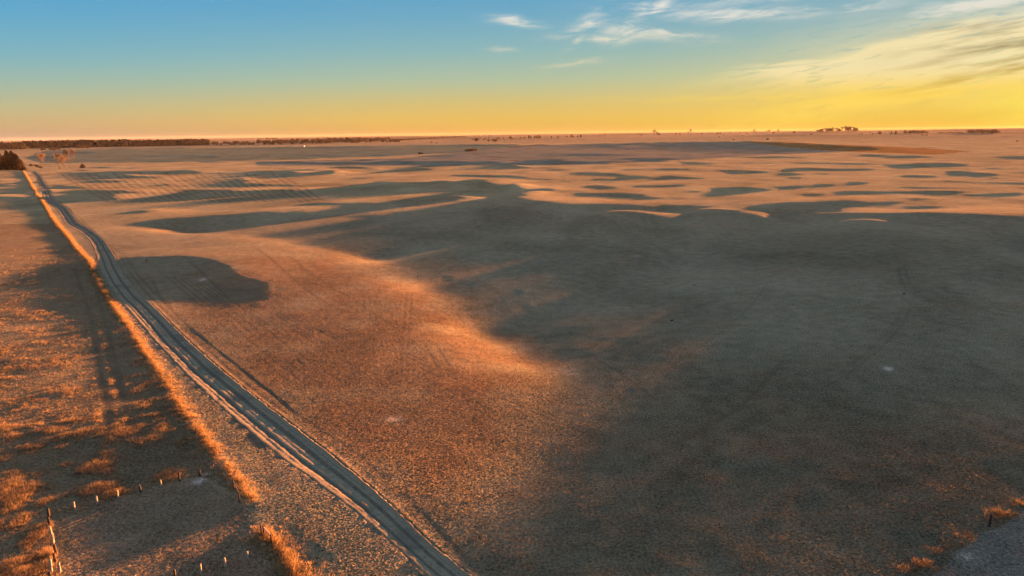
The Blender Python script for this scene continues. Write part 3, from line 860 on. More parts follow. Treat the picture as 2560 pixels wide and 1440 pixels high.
def cards_mesh(name, V, C, mat):
    return mesh_np(name, V, np.arange(len(V)), 3, mat, attrs={'tint': ('FLOAT_COLOR', C)}, link=False)


def tubes_mesh(name, segs, mat, sides=5):
    V = []; F = []
    for p0, p1, r0, r1 in segs:
        p0 = np.array(p0, float); p1 = np.array(p1, float)
        d = p1 - p0; d /= np.linalg.norm(d) + 1e-9
        u = np.cross(d, (0.3, 0.9, 0.2)); u /= np.linalg.norm(u); w = np.cross(d, u)
        k0 = len(V)
        for p, rr in ((p0, r0), (p1, r1)):
            for i in range(sides):
                t = 2 * math.pi * i / sides
                V.append(p + rr * (u * math.cos(t) + w * math.sin(t)))
        for i in range(sides):
            j = (i + 1) % sides
            F += [k0 + i, k0 + j, k0 + sides + j, k0 + sides + i]
    return mesh_np(name, np.array(V), np.array(F), 4, mat, smooth=True, link=False)


def conifer_meshes(seed, wid, n=900, col=(0.055, 0.05, 0.028), lobes=5, card=0.05, base=0.03, taper=0.8):
    """unit height"""
    r = np.random.default_rng(seed)
    u = r.random(n) ** 0.9; th = r.uniform(0, 2 * np.pi, n)
    ph = r.uniform(0, 6.28, 6)
    lob = 1 + 0.22 * np.sin(th * 2 + ph[0] + u * 5) + 0.16 * np.sin(th * 3 + ph[1] - u * 9) + 0.12 * np.sin(u * 24 + ph[2] + th)
    prof = np.minimum(1, (u + 0.06) / 0.22) * (1 - u) ** taper
    R_ = wid * 0.5 * prof * lob * 1.25 * (r.random(n) ** 0.35)
    z = base + u * (1 - base)
    P = np.stack([R_ * np.cos(th), R_ * np.sin(th), z], 1)
    c = np.array(col)[None] * (0.7 + 0.7 * r.random((n, 1))) * np.array([1, 1, 1])
    V, C = tri_cards(P, card * (1.15 - 0.6 * u), r, c)
    crown = cards_mesh('crown', V, C, M_LEAF)
    trunk = tubes_mesh('trunk', [((0, 0, -0.03), (0.004, 0, .4), .022, .014), ((0.004, 0, .4), (0, 0, .93), .014, .002)], M_BARK)
    return trunk, crown


def round_meshes(seed, wid, n=500, col=(0.05, 0.045, 0.03), card=0.09, squash=0.55):
    """shrub or broad crown down to the ground, unit height"""
    r = np.random.default_rng(seed)
    cen = np.stack([r.normal(0, wid * 0.22, 7), r.normal(0, wid * 0.22, 7), r.uniform(0.3, 0.68, 7)], 1)
    rad_ = r.uniform(0.2, 0.33, 7)
    i = r.integers(0, 7, n); d = r.normal(size=(n, 3)); d /= np.linalg.norm(d, axis=1)[:, None]
    P = cen[i] + d * (rad_[i] * r.random(n) ** .3)[:, None] * np.array([wid * 1.1, wid * 1.1, 1.0])
    P[:, 2] = np.clip(P[:, 2], 0.0, 1.0)
    c = np.array(col)[None] * (0.65 + 0.75 * r.random((n, 1)))
    V, C = tri_cards(P, card, r, c)
    stems = [((0, 0, -0.04), (wid * .16 * math.cos(a), wid * .16 * math.sin(a), .5), .03, .012) for a in (0.3, 2.2, 4.5)]
    return tubes_mesh('trunk', stems, M_BARK), cards_mesh('crown', V, C, M_LEAF)


def bare_meshes(seed, wid, lean=0.0, twigs=1400, trunk_h=.2, up=0.75, stems=1, tw=0.006, r0=0.022, mat=None):
    """leafless tree, unit height"""
    r = np.random.default_rng(seed); limbs = []; tips = []
    def grow(p, d, L, rad_, lev):
        q = p; 
        for s_ in range(3):
            d2 = d + r.normal(0, .14, 3); d2[2] += 0.05; d2 /= np.linalg.norm(d2)
            nq = q + d2 * L / 3; limbs.append((q, nq, rad_, rad_ * .84)); q = nq; rad_ *= .84; d = d2
            if lev >= 1: tips.append((q, d, L))
        if lev < 4:
            for _ in range(2 if lev else 3):
                a_ = r.uniform(0, 6.28); nd = d * .55 + np.array([math.cos(a_), math.sin(a_), 0]) * wid * .62 * r.uniform(.5, 1.1); nd[2] = max(nd[2], .1) + .42 * up; nd /= np.linalg.norm(nd)
                grow(q, nd, L * r.uniform(.62, .84), rad_ * .68, lev + 1)
    for s_ in range(stems):
        a = r.uniform(0, 6.28)
        grow(np.array([0.02 * math.cos(a) * stems, 0.02 * math.sin(a) * stems, -0.03]), np.array([lean + .12 * math.cos(a) * (stems > 1), .12 * math.sin(a) * (stems > 1), 1.0]), trunk_h + .12, r0, 0)
    top = max(s_[1][2] for s_ in limbs); k_ = .93 / top
    limbs = [(a * k_, b * k_, c, d) for a, b, c, d in limbs]
    tp = np.array([t[0] for t in tips]) * k_; td = np.array([t[1] for t in tips])
    i = r.integers(0, len(tp), twigs)
    dd = td[i] * .8 + r.normal(0, .45, (twigs, 3)); dd[:, 2] += .25; dd /= np.linalg.norm(dd, axis=1)[:, None]
    L = r.uniform(.05, .15, (twigs, 1)); sd_ = np.cross(dd, r.normal(size=(twigs, 3))); sd_ /= np.linalg.norm(sd_, axis=1)[:, None]
    V = np.stack([tp[i] + sd_ * tw, tp[i] - sd_ * tw, tp[i] + dd * L], 1).reshape(-1, 3)
    return tubes_mesh('trunk', limbs, M_BARK, 4), mesh_np('crown', V, np.arange(len(V)), 3, mat or M_TWIG, link=False)


def scale_at(px, py, hpx):
    p = hit(px, py); d = -( (np.array(p) - [0, 0, CAM_H]) @ CR[:, 2])
    return p, abs(d) * hpx / FPX


PROTO = {}
def tree(kind, name, px, py, hpx, label, cat, group=None, wscale=1.0, meshes=None, back=0.0):
    """a tree standing where the photograph shows its foot"""
    p, H = scale_at(px, py, hpx)
    if back:
        v = np.array([p[0], p[1]]) / np.hypot(p[0], p[1]); q = p[:2] + v * back; p = np.array([q[0], q[1], hgt(*q)]); H *= np.hypot(*q) / max(1, np.hypot(*(q - v * back)))
    ms = meshes or PROTO[kind]
    root = empty(name, (p[0], p[1], p[2]), random.uniform(0, 6.28) if meshes is None else 0.0, (H * wscale, H * wscale, H))
    for me_ in ms:
        o = bpy.data.objects.new(me_.name, me_); COL.objects.link(o); o.parent = root
    tag(root, label, cat, group)
    return root


PROTO['cedar'] = conifer_meshes(1, .55, 420, (0.060, 0.050, 0.030), card=.085)
PROTO['cedar2'] = conifer_meshes(2, .8, 420, (0.052, 0.045, 0.030), card=.09, taper=.6)
PROTO['shrub'] = round_meshes(3, 1.2, 320, (0.060, 0.046, 0.034), card=.13)
PROTO['shrub2'] = round_meshes(4, 1.7, 360, (0.085, 0.064, 0.046), card=.13)
PROTO['bare'] = bare_meshes(5, .9, 0, 700, tw=.012, r0=.03, mat=M_TWIGF)
PROTO['bare2'] = bare_meshes(6, 1.2, 0.05, 900, tw=.012, stems=2, r0=.026, mat=M_TWIGF)
PROTO['brown'] = round_meshes(7, 1.3, 380, (0.115, 0.085, 0.062), card=.11)

# cedars at the far left beside the lane
CED = (0.052, 0.031, 0.014)
for i, (px, py, h, w, lab) in enumerate([
    (-16, 424, 44, .5, 'tall dark cedar cut by the left edge of the photo'), (3, 425, 47, .48, 'tall rusty brown cedar at the left edge of the clump'),
    (13, 425, 30, .6, 'short black cedar sunk between two tall ones'), (23, 425, 48, .45, 'tallest pointed rusty cedar, left of the twin peaks in the clump'),
    (35, 425, 47, .45, 'tall pointed rusty cedar forming the right hand twin peak'), (45, 425, 40, .5, 'sunlit rusty cedar on the right shoulder of the clump'),
    (54, 426, 25, .75, 'low dark bushy cedar at the right foot of the clump'), (61, 426, 10, 1.2, 'lowest small cedar at the right end of the clump')]):
    tree(None, 'cedar_tree', px, py, h, lab, 'tree', 'cedars clumped at the far left', meshes=conifer_meshes(40 + i, w, 2600, CED, card=.034, taper=.48, base=0.0))
for i, (px, py, h, w, ln, st, lab) in enumerate([
    (109, 417, 34, .75, -.02, 2, 'rounded bare tree, leftmost of the leafless trees by the lane'),
    (147, 414, 32, .7, .0, 3, 'bare upright tree second from left of the leafless trees'),
    (164, 417, 30, .9, -.10, 3, 'wide bare tree with golden twigs leaning left in the row'),
    (174, 420, 47, .5, .06, 1, 'tallest thin bare tree at the right end of the leafless row')]):
    tree(None, 'bare_tree', px, py, h, lab, 'tree', 'leafless trees beside the far lane', meshes=bare_meshes(60 + i, w * 1.25, ln, 1700, stems=st, tw=.005, r0=.016, trunk_h=.25 if i == 3 else .15))
tree(None, 'round_cedar', 207, 420.5, 11, 'small round dark cedar alone on the sunlit strip', 'tree', meshes=conifer_meshes(70, .95, 900, (0.035, 0.018, 0.012), card=.07, taper=.45))
for px, py, h, kd, lab in [
    (78, 417, 8, 'brown', 'low brown thicket nearest the right side of the cedar clump'), (92, 419, 9, 'brown', 'brown thicket left of the rounded bare tree'),
    (100, 421, 6, 'shrub2', 'low scrub just below the rounded bare tree'), (150, 422, 4, 'brown', 'tiny reddish bush below the bare trees'),
    (9, 375.5, 5, 'shrub', 'tiny bush in front of the wood at the far left'), (68, 373, 7, 'brown', 'brown bush touching the foot of the wood at left'),
    (108.5, 376.5, 6.5, 'shrub', 'single round dark bush on the pale slope below the wood'), (129, 375, 6, 'shrub', 'left one of three dark bushes on the pale slope'),
    (137, 377, 6, 'shrub2', 'middle one of three dark bushes on the pale slope'), (145, 375, 7, 'shrub', 'right one of three dark bushes on the pale slope'),
    (199, 371.5, 7, 'shrub', 'dark bush at wood edge, left of a close pair'), (208, 372, 8, 'shrub2', 'dark wide bush at wood edge in the middle of a cluster'),
    (215, 371.5, 8, 'shrub', 'dark bush at wood edge, right of the cluster'),
    (1050.5, 386.5, 6.5, 'shrub', 'lone black bush on the field line left of the long shrub'),
    (1092, 357.5, 2.5, 'shrub2', 'low dark bush beside a taller one on the sunlit strip'), (1079, 357.5, 4, 'brown', 'brown bush on the sunlit strip left of centre'),
    (1833, 351, 3, 'shrub2', 'tiny dark bush on the right hand field below the white sheds'), (1919.5, 350, 4.5, 'shrub', 'dark bush above the crest of the brown hill'),
    (2306, 339, 3, 'shrub2', 'left of two dark bushes right of the distant thicket'), (2316, 339, 3, 'shrub2', 'right of two dark bushes right of the distant thicket'),
    (2543, 354, 3, 'shrub', 'small dark bush near the right edge of the photo'), (2028, 337.5, 3, 'shrub2', 'low bush below the tall bare grove')]:
    tree(kd, 'bush', px, py, h, lab, 'bush')
for q, (px, py, h) in enumerate([(1166, 379, 6), (1173, 379.5, 7.5), (1181, 379.5, 8), (1188, 379, 7)]):
    tree('shrub2', 'bush', px, py, h, ['leftmost', 'second from left', 'third from left', 'rightmost'][q] + ' black bush of the long low clump on the field line', 'bush', 'bushes of the low black clump')

# named groups of far trees
def row(kinds, spots, label, group, name='distant_tree', cat='tree'):
    for q, (px, py, h) in enumerate(spots):
        h = h * (1.05 if px > 2030 else 1.2 if px > 1290 else 1.1)
        tree(kinds[q % len(kinds)], name, px, py, h, label, cat, group, wscale=random.uniform(.85, 1.25))

row(['bare2', 'brown', 'bare', 'brown', 'bare2', 'shrub2', 'bare', 'bare2'], [(1182, 355.5, 8), (1191, 355.5, 11), (1208, 355, 8), (1222, 355, 6), (1243, 354.8, 11), (1236, 355, 7), (1262, 355, 4), (1276, 355, 13)],
    'brown leafless tree in the loose clump on the sunlit strip, centre of the horizon', 'leafless trees on the sunlit strip')
r_ = np.random.default_rng(5)
row(['cedar2', 'cedar', 'shrub'], [(x, 352.5 - (x - 990) * 0.060, 4.6 - (x - 990) * .010) for x in np.arange(992, 1168, 3.6)], 'small dark cedar in the long straight windbreak left of centre', 'cedars of the long windbreak')
sp = []
for x in np.arange(524, 1000, 4.2):
    b = 363 - (x - 524) * .018
    if x > 650 or r_.random() < .75: sp.append((x + r_.uniform(-2, 2), b + r_.uniform(-1.5, 1.5), r_.uniform(4.5, 8.5) * (1.3 if 640 < x < 900 else 1)))
    if 640 < x < 1000 and r_.random() < .7: sp.append((x + r_.uniform(-2, 2), b - 4.5 + r_.uniform(-1, 1), r_.uniform(4, 8)))
row(['brown', 'cedar2', 'shrub2', 'shrub', 'bare2', 'brown', 'cedar'], sp, 'small dark tree in the distant belt between the left wood and the windbreak', 'trees of the distant belt')
row(['brown', 'bare2', 'shrub2'], [(x, 348.6 + r_.uniform(-.5, .5), r_.uniform(3, 5.5)) for x in np.concatenate([np.arange(812, 890, 5), np.arange(645, 694, 6)])],
    'hazy grey tree around the far farmyards beyond the distant belt', 'hazy farmyard trees')
row(['cedar', 'cedar2'], [(1322, 345.3, 6.5), (1327, 345.3, 5), (1336, 345.3, 6), (1341, 345.3, 6), (1346, 345.3, 7), (1350, 345.3, 6), (1379, 345, 5), (1395, 345, 5), (1417, 343.5, 5), (1429, 343.5, 6), (1434, 343.5, 4), (1444, 343.3, 4),
      (1452, 343, 6), (1302, 346, 3.5), (1308, 346, 3), (1312, 346, 4), (1213, 347, 4), (1200, 347, 4), (1187, 347.5, 3), (1222, 347, 3), (1248, 346.5, 3.5), (1258, 346.5, 3)],
    'tiny conifer on the distant pale plain right of centre', 'tiny conifers on the distant plain')
row(['bare', 'bare2', 'brown'], [(1483, 342.5, 3.5), (1499, 338, 4), (1512, 338, 3.5), (1550, 336.5, 3), (1595, 339, 5), (1604, 339.5, 3), (1619, 339, 3.5), (1637, 338.5, 12), (1646, 338.5, 5), (1641, 338.5, 8), (1680, 337.5, 3),
      (1690, 337.5, 4), (1728, 337, 12), (1720, 337, 7), (1700, 337.3, 3.5), (1710, 337.3, 3.5), (1742, 337, 4), (1755, 336.8, 4), (1768, 336.6, 3), (1780, 336.4, 3.5), (1792, 336.2, 4), (1884, 335, 10), (1890, 335, 6), (1800, 335.6, 4),
      (1826, 335.2, 4), (1850, 335.2, 4), (1868, 335, 3), (1905, 334.6, 3.5), (1923, 334.4, 9), (1934, 334.4, 4), (1946, 334.2, 9), (1960, 334, 3), (1985, 333.2, 5), (1996, 333.2, 4), (2015, 333, 3.5)],
    'leafless tree along the hazy horizon right of centre', 'leafless trees along the right horizon')
row(['bare2', 'brown', 'bare'], [(2042, 331.5, 7), (2050, 331.4, 9), (2057, 331.3, 10), (2065, 331.2, 11), (2074, 331, 11), (2082, 331, 12), (2091, 330.8, 11), (2098, 330.8, 10), (2106, 330.6, 13), (2113, 330.5, 15), (2120, 330.4, 14), (2127, 330.4, 14), (2134, 330.3, 12), (2138, 330.2, 11)],
    'tall leafless tree in the grove against the yellow horizon', 'tall leafless grove')
row(['cedar', 'cedar2', 'bare'], [(2148, 336.3, 4), (2155, 336.2, 3.5), (2174, 336.2, 8), (2181, 336.2, 4), (2199, 335.8, 8.5), (2222, 335.6, 6), (2228, 335.5, 7), (2239, 335.5, 9), (2212, 335.7, 4), (2190, 336, 3.5)],
    'small conifer in the thin row right of the tall bare grove', 'conifers right of the grove')
row(['cedar2', 'shrub', 'brown'], [(x, 333 + r_.uniform(-.6, .4), r_.uniform(4.5, 8)) for x in np.arange(2262, 2318, 4.2)], 'dark shrub of the low thicket near the right end of the horizon', 'shrubs of the dark thicket')
row(['brown', 'shrub2', 'cedar2'], [(x, 333.4 - (x - 2340) * .004, 3.2 + 1.5 * (abs(x - 2391) < 6)) for x in np.arange(2346, 2424, 7.5)], 'tiny shrub in the sparse row left of the olive clump', 'sparse row of shrubs')
row(['shrub2', 'brown', 'cedar2'], [(x, 333.4 + r_.uniform(-.8, .5), r_.uniform(6, 10)) for x in np.arange(2424, 2496, 4)], 'olive brown tree of the dense clump close to the right edge', 'olive clump near the right edge')

# the far wood on the left: one mass
r = np.random.default_rng(11); VV = []; CC = []
for q in range(900):
    px = r.uniform(-260, 522); rowi = r.integers(0, 5)
    base_y = 374.5 - 0.018 * max(px, 0) - (2 if px > 60 else 0)
    p, H = scale_at(px, base_y, 17.5 + r.uniform(-2, 2.5))
    v = p[:2] / np.hypot(*p[:2]); bk = rowi * 45.0 + r.uniform(0, 25)
    qx, qy = p[:2] + v * bk; H = H * (0.85 + 0.03 * rowi) * (0.86 if px > 330 else 1) * (0.7 if rowi == 0 else 1)
    n = 70; wd = H * r.uniform(.30, .48); d = r.normal(size=(n, 3)); d /= np.linalg.norm(d, axis=1)[:, None]
    if r.random() < .35:    # pointed
        u = r.random(n); P = np.stack([d[:, 0] * wd * .8 * (1 - u), d[:, 1] * wd * .8 * (1 - u), u * H], 1)
    else: P = np.stack([d[:, 0] * wd, d[:, 1] * wd, H * .52 + d[:, 2] * H * .47], 1)
    P = P + [qx, qy, hgt(qx, qy)]
    pal = [(0.050, 0.052, 0.045), (0.075, 0.066, 0.055), (0.045, 0.045, 0.034), (0.095, 0.080, 0.066), (0.060, 0.062, 0.052)][r.integers(0, 5)]
    V, C = tri_cards(P, H * .12, r, np.array(pal)[None] * 0.62 * r.uniform(.6, 1.4, (n, 1)))  # foliage colours darkened to stand in for self-shadowing
    VV.append(V); CC.append(C)
wood_me = cards_mesh('woodland', np.concatenate(VV), np.concatenate(CC), M_LEAF)
wood = bpy.data.objects.new('woodland', wood_me); COL.objects.link(wood)
tag(wood, 'long dark wood along the far left horizon', 'wood', kind='stuff')


# ------------------------------------------------------------------ grass
def roots_screen(n, poly, seed, dmin=0, dmax=1e9):
    """random spots on the ground, spread more thinly with distance"""
    r = np.random.default_rng(seed); P = np.array(poly, float)
    px = r.uniform(P[:, 0].min(), P[:, 0].max(), n); py = r.uniform(P[:, 1].min(), P[:, 1].max(), n)
    ok = in_poly(px, py, poly); px, py = px[ok], py[ok]
    v = np.stack([(px - 1280) / FPX, -(py - 720) / FPX, -np.ones_like(px)], 1) @ CR.T
    h = np.zeros(len(px))
    for _ in range(5):
        t = (h - CAM_H) / v[:, 2]; x = v[:, 0] * t; y = v[:, 1] * t; h = 0.5 * h + 0.5 * h_base(x, y)
    d = np.hypot(x, y); ok = (d > dmin) & (d < dmax) & (v[:, 2] < 0)
    return x[ok], y[ok], r


def off_road(x, y, m=0.0):
    d, _ = dist_line(x, y, ROAD, 8.0)
    return d > rhw(x, y) + m


def grass(name, x, y, nb, hh, ww, spread, lean, col, cvar, r, label, cat='grass'):
    """nb blades at each root; hh height per root"""
    z, _, _ = surface(x, y)
    N = len(x); X = np.repeat(x, nb); Y = np.repeat(y, nb); Z = np.repeat(z, nb); Hh = np.repeat(hh, nb) * r.uniform(.55, 1.1, N * nb)
    a = r.uniform(0, 2 * np.pi, N * nb); rr = spread * np.sqrt(r.random(N * nb)) * np.repeat(hh / hh.mean(), nb)
    X = X + rr * np.cos(a); Y = Y + rr * np.sin(a)
    f = r.uniform(0, 2 * np.pi, N * nb); w = ww * r.uniform(.6, 1.3, N * nb)
    lx = np.cos(a) * lean * Hh + 0.18 * Hh + r.normal(0, .12, N * nb) * Hh; ly = np.sin(a) * lean * Hh + r.normal(0, .12, N * nb) * Hh
    V = np.stack([np.stack([X + np.cos(f) * w, Y + np.sin(f) * w, Z - .03], 1), np.stack([X - np.cos(f) * w, Y - np.sin(f) * w, Z - .03], 1),
                  np.stack([X + lx, Y + ly, Z + Hh], 1)], 1).reshape(-1, 3)
    c = np.array(col)[None] * np.repeat(1 + cvar * (2 * r.random((N, 1)) - 1), nb, axis=0) * (1 + .3 * cvar * (2 * r.random((N * nb, 1)) - 1))
    C = np.repeat(np.concatenate([c, np.ones((N * nb, 1))], 1), 3, axis=0)
    o = bpy.data.objects.new(name, cards_mesh(name, V, C, M_GRASS)); COL.objects.link(o)
    tag(o, label, cat, kind='stuff')
    return o


LEFT = [(-150, 560), (140, 556), (190, 620), (225, 655), (262, 735), (288, 775), (362, 882), (437, 993), (483, 1062), (560, 1170), (600, 1235), (500, 1190), (350, 1224), (185, 1274), (128, 1290), (145, 1440), (160, 1600), (-150, 1600)]
x, y, r = roots_screen(85000, LEFT, 21, 0, 330)
cl = .8 * vnoise(x / 5.5, y / 5.5, 101) + .9 * vnoise(x / 1.8, y / 1.8, 102) + .25 * vnoise(x / 17, y / 17, 103)
dm = np.full(x.shape, 9.0)
for L, hw, dep_ in MARKS[16:19]:
    q, _ = dist_line(x, y, L, 3); dm = np.minimum(dm, q)
keep = (r.random(len(x)) < np.clip(.42 + 1.9 * cl, .10, 1)) & (dm > .8)
x, y, cl = x[keep], y[keep], cl[keep]
grass('bunch_grass', x, y, 7, np.clip(.26 + .6 * np.clip(cl, 0, 1), .2, .65), .018 + 0.0, .20, .35, (0.25, 0.178, 0.112), .45, r, 'tawny bunch grass in loose tufts over the rough field left of the track')
x, y, r = roots_screen(9000, [(150, 1290), (350, 1225), (500, 1190), (620, 1260), (655, 1335), (700, 1450), (780, 1600), (140, 1600)], 22)
keep = r.random(len(x)) < np.clip(.5 + 1.5 * vnoise(x / 3, y / 3, 104), .1, 1); x, y = x[keep], y[keep]
grass('cropped_grass', x, y, 7, np.full(len(x), .13), .014, .12, .4, (0.34, 0.27, 0.19), .35, r, 'short cropped grass inside the posted enclosure at lower left')


def strip(L, wid_, dens, seed):
    r = np.random.default_rng(seed); sl = np.concatenate([[0], np.cumsum(np.linalg.norm(np.diff(L, axis=0), axis=1))])
    n = int(sl[-1] * dens); s_ = r.uniform(0, sl[-1], n)
    x = np.interp(s_, sl, L[:, 0]); y = np.interp(s_, sl, L[:, 1])
    o_ = r.normal(0, wid_ / 2.2, n); a = r.uniform(0, 6.28, n)
    return x + o_ * np.cos(a), y + o_ * np.sin(a), s_, r


x1, y1, s1, r = strip(FENCE, 2.1, 38, 31); x2, y2, s2, _ = strip(FENCE2, 2.6, 85, 32)
x = np.concatenate([x1, x2]); y = np.concatenate([y1, y2])
hh = .40 + .35 * vnoise(x / 1.7, y / 1.7, 105) + .3 * vnoise(x / 6, y / 6, 106)
gap = np.concatenate([np.exp(-((s1 - s1.max() + 13) / 3.0) ** 2), np.zeros(len(x2))])     # thinner near the corner
d_, _ = dist_line(x, y, ROAD, 8.0)
keep = (r.random(len(x)) > gap * .8) & (d_ > rhw(x, y) + .3); x, y, hh = x[keep], y[keep], hh[keep]
grass('tall_grass', x, y, 9, np.clip(hh, .22, .8), .020, .22, .30, (0.31, 0.21, 0.11), .35, r, 'tall golden grass banked along the fence line left of the track')
PAST = [(240, 600), (560, 560), (2700, 560), (2700, 1600), (780, 1600), (640, 1260), (480, 1062), (362, 882), (290, 775), (262, 700)]
x, y, r = roots_screen(120000, PAST, 23, 0, 300)
cl = vnoise(x / 4, y / 4, 107) + .6 * vnoise(x / 1.4, y / 1.4, 108)
keep = (r.random(len(x)) < np.clip(.45 + 1.1 * cl, .08, 1)) & off_road(x, y, .1); x, y, cl = x[keep], y[keep], cl[keep]
grass('short_grass', x, y, 4, np.clip(.11 + .13 * cl, .05, .24), .016, .14, .4, (0.27, 0.21, 0.145), .45, r, 'short dry winter grass covering the open pasture')
# tufts at the lower right fence line
for q, (a, b, n_, h_) in enumerate([(2495, 1282, 60, .45), (2520, 1292, 60, .45), (2480, 1300, 30, .4), (2560, 1262, 60, .5), (2410, 1345, 30, .35), (2345, 1378, 40, .35), (2308, 1412, 60, .45), (2270, 1425, 40, .35), (2385, 1362, 30, .3)]):
    p = hit(a, b); r = np.random.default_rng(200 + q)
    x = p[0] + r.normal(0, .7, n_); y = p[1] + r.normal(0, .45, n_)
    grass('grass_tuft', x, y, 8, np.full(n_, h_) * r.uniform(.6, 1.1, n_), .018, .2, .4, (0.22, 0.155, 0.09), .3, r,
          ['rusty grass tuft right behind the black post', 'rusty grass tuft sloping right of the black post', 'thin grass at the foot of the black post', 'grass tuft at the right edge of the photo', 'pale grass below left of the black post',
           'low grass beside the thin middle stake', 'brown grass clump by the lowest stake', 'pale straw curling at the bottom right', 'wispy grass between two thin stakes'][q])


# ------------------------------------------------------------------ posts, rails
def post_mesh(name, h, r0, mat, seed, top='flat', lean=0.0, sides=9):
    r = np.random.default_rng(seed); V = []; F = []
    lv = [(-.25, 1.0), (0.0, 1.06), (h * .33, 1.0), (h * .66, .95), (h - r0 * .5, .92), (h, .66)]
    off = r.normal(0, .06, (len(lv), sides)); ph = r.uniform(0, 6.28)
    for i, (z, k_) in enumerate(lv):
        for j in range(sides):
            t = 2 * math.pi * j / sides
            rr = r0 * k_ * (1 + off[i, j]); zz = z
            if i == len(lv) - 1: zz += r0 * .5 * math.cos(t - ph) * (1.4 if top == 'cut' else .4)
            V.append((rr * math.cos(t) + lean * max(z, 0), rr * math.sin(t) + .4 * lean * max(z, 0), zz))
    bm_f = []
    for i in range(len(lv) - 1):
        for j in range(sides):
            k2 = (j + 1) % sides
            bm_f.append((i * sides + j, i * sides + k2, (i + 1) * sides + k2, (i + 1) * sides + j))
    bm_f.append(tuple((len(lv) - 1) * sides + j for j in range(sides)))
    me_ = bpy.data.meshes.new(name); me_.from_pydata(V, [], bm_f); me_.update(); me_.materials.append(mat)
    return me_


def ground_z(x, y):
    z, _, _ = surface(np.array([x], float), np.array([y], float)); return float(z[0])


def post(px, py, hm, rad_, mat, label, group=None, name='wooden_post', cat='post', lean=0.0, seed=0):
    p = hit(px, py)
    if rad_ > .05: hm *= 1.12; rad_ *= 1.35
    o = bpy.data.objects.new(name, post_mesh(name, hm, rad_, mat, seed + int(px * 7 + py), 'cut' if seed % 2 else 'flat', lean)); COL.objects.link(o)
    o.location = (p[0], p[1], ground_z(p[0], p[1])); o.rotation_euler = (0, 0, (px * 1.3) % 6.28)
    tag(o, label, cat, group)
    return o


UP = 'posts of the upper enclosure row'
for q, (px, py, hm, m, lab) in enumerate([
    (186, 1273, .85, M_WOOD, 'pale short post, leftmost of the upper row across the lower left'), (243, 1258, .80, M_WOOD, 'pale post second from left in the upper row'),
    (295, 1244, .85, M_WOOD, 'greyish post third from left in the upper row, reddish grass at its foot'), (352, 1230, .80, M_WOODD, 'darker brown post in the middle of the upper row'),
    (403, 1215, .75, M_WOOD, 'thin pale post between two dark ones in the upper row'), (449, 1203, 1.15, M_WOODD, 'tall dark brown post second from right in the upper row'),
    (499.5, 1190, .80, M_WOODD, 'dark brown post at the right end of the upper row beside bare pale soil')]):
    post(px, py, hm, .085 if q != 4 else .07, m, lab, UP, seed=q, lean=.03 * ((q % 3) - 1))
LP_ = 'posts of the left enclosure row'
for q, (px, py, hm, m, lab) in enumerate([
    (122.5, 1292, 1.0, M_WOODD, 'topmost dark post of the left row with grass round its middle'), (124.5, 1315, 1.0, M_WOODD, 'second post from the top of the left row, black'),
    (129, 1340, 1.05, M_WOOD, 'third post from the top of the left row, pale and in grass'), (133, 1359, 1.0, M_WOOD, 'fourth post from the top of the left row, leaning pale timber'),
    (140, 1386, 1.05, M_WOODD, 'fifth post from the top of the left row, brown'), (139, 1408, 1.05, M_WOODD, 'sixth post from the top of the left row, black'),
    (128, 1430, 1.25, M_WOOD, 'tall split pale post left of the others at the bottom'), (149.5, 1430, .9, M_WOOD, 'pale post with grassy foot at the bottom right of the left row'),
    (128.5, 1452, .9, M_WOODD, 'post cut off by the bottom edge, at the lower left')]):
    post(px, py, hm, .10 if q != 6 else .11, m, lab, LP_, seed=20 + q, lean=.05 * ((q % 3) - 1))
BP = 'posts of the bottom enclosure row'
for q, (px, py, hm, m, lab) in enumerate([
    (619.5, 1397, .8, M_WOOD, 'small pale post nearest the lower braced corner'), (563, 1415, .85, M_WOOD, 'pale post in the middle of the bottom row'),
    (502, 1433, 1.0, M_WOOD, 'tallest pale post of the bottom row with lit grass at its foot'), (438, 1447, .9, M_WOODD, 'brown post top at the bottom edge, left end of the bottom row')]):
    post(px, py, hm, .095, m, lab, BP, seed=40 + q, lean=.03 * ((q % 3) - 1))
post(2473, 1316, 1.25, .085, M_WOODD, 'thick black post by rusty grass at the lower right', 'posts along the lower right fence', seed=51, lean=.04)  # backlit look put into this post's dark colour
for q, (px, py, hm, lab) in enumerate([(2357, 1391, 1.3, 'thin rusty stake between grass tufts, middle of the lower right fence'), (2291, 1424, 1.2, 'thin rusty stake near the bottom edge at the lower right'),
                                      (2419, 1350, 1.2, 'thin pale stake left of the black post'), (2533, 1268, 1.1, 'thin stake nearest the right edge of the photo')]):
    post(px, py, hm, .028, M_STEEL, lab, 'posts along the lower right fence', name='steel_stake', cat='stake', seed=60 + q)
for q, (px, py) in enumerate([(288, 778), (340, 852), (393, 932), (447, 1014), (468, 1048), (492, 1084), (540, 1150)]):
    post(px, py, 1.25, .03, M_STEEL, ['topmost', 'second', 'third', 'fourth', 'fifth', 'sixth', 'lowest'][q] + ' thin steel stake down the tall grass strip left of the track', 'stakes in the tall grass strip', name='steel_stake', cat='stake', seed=70 + q)


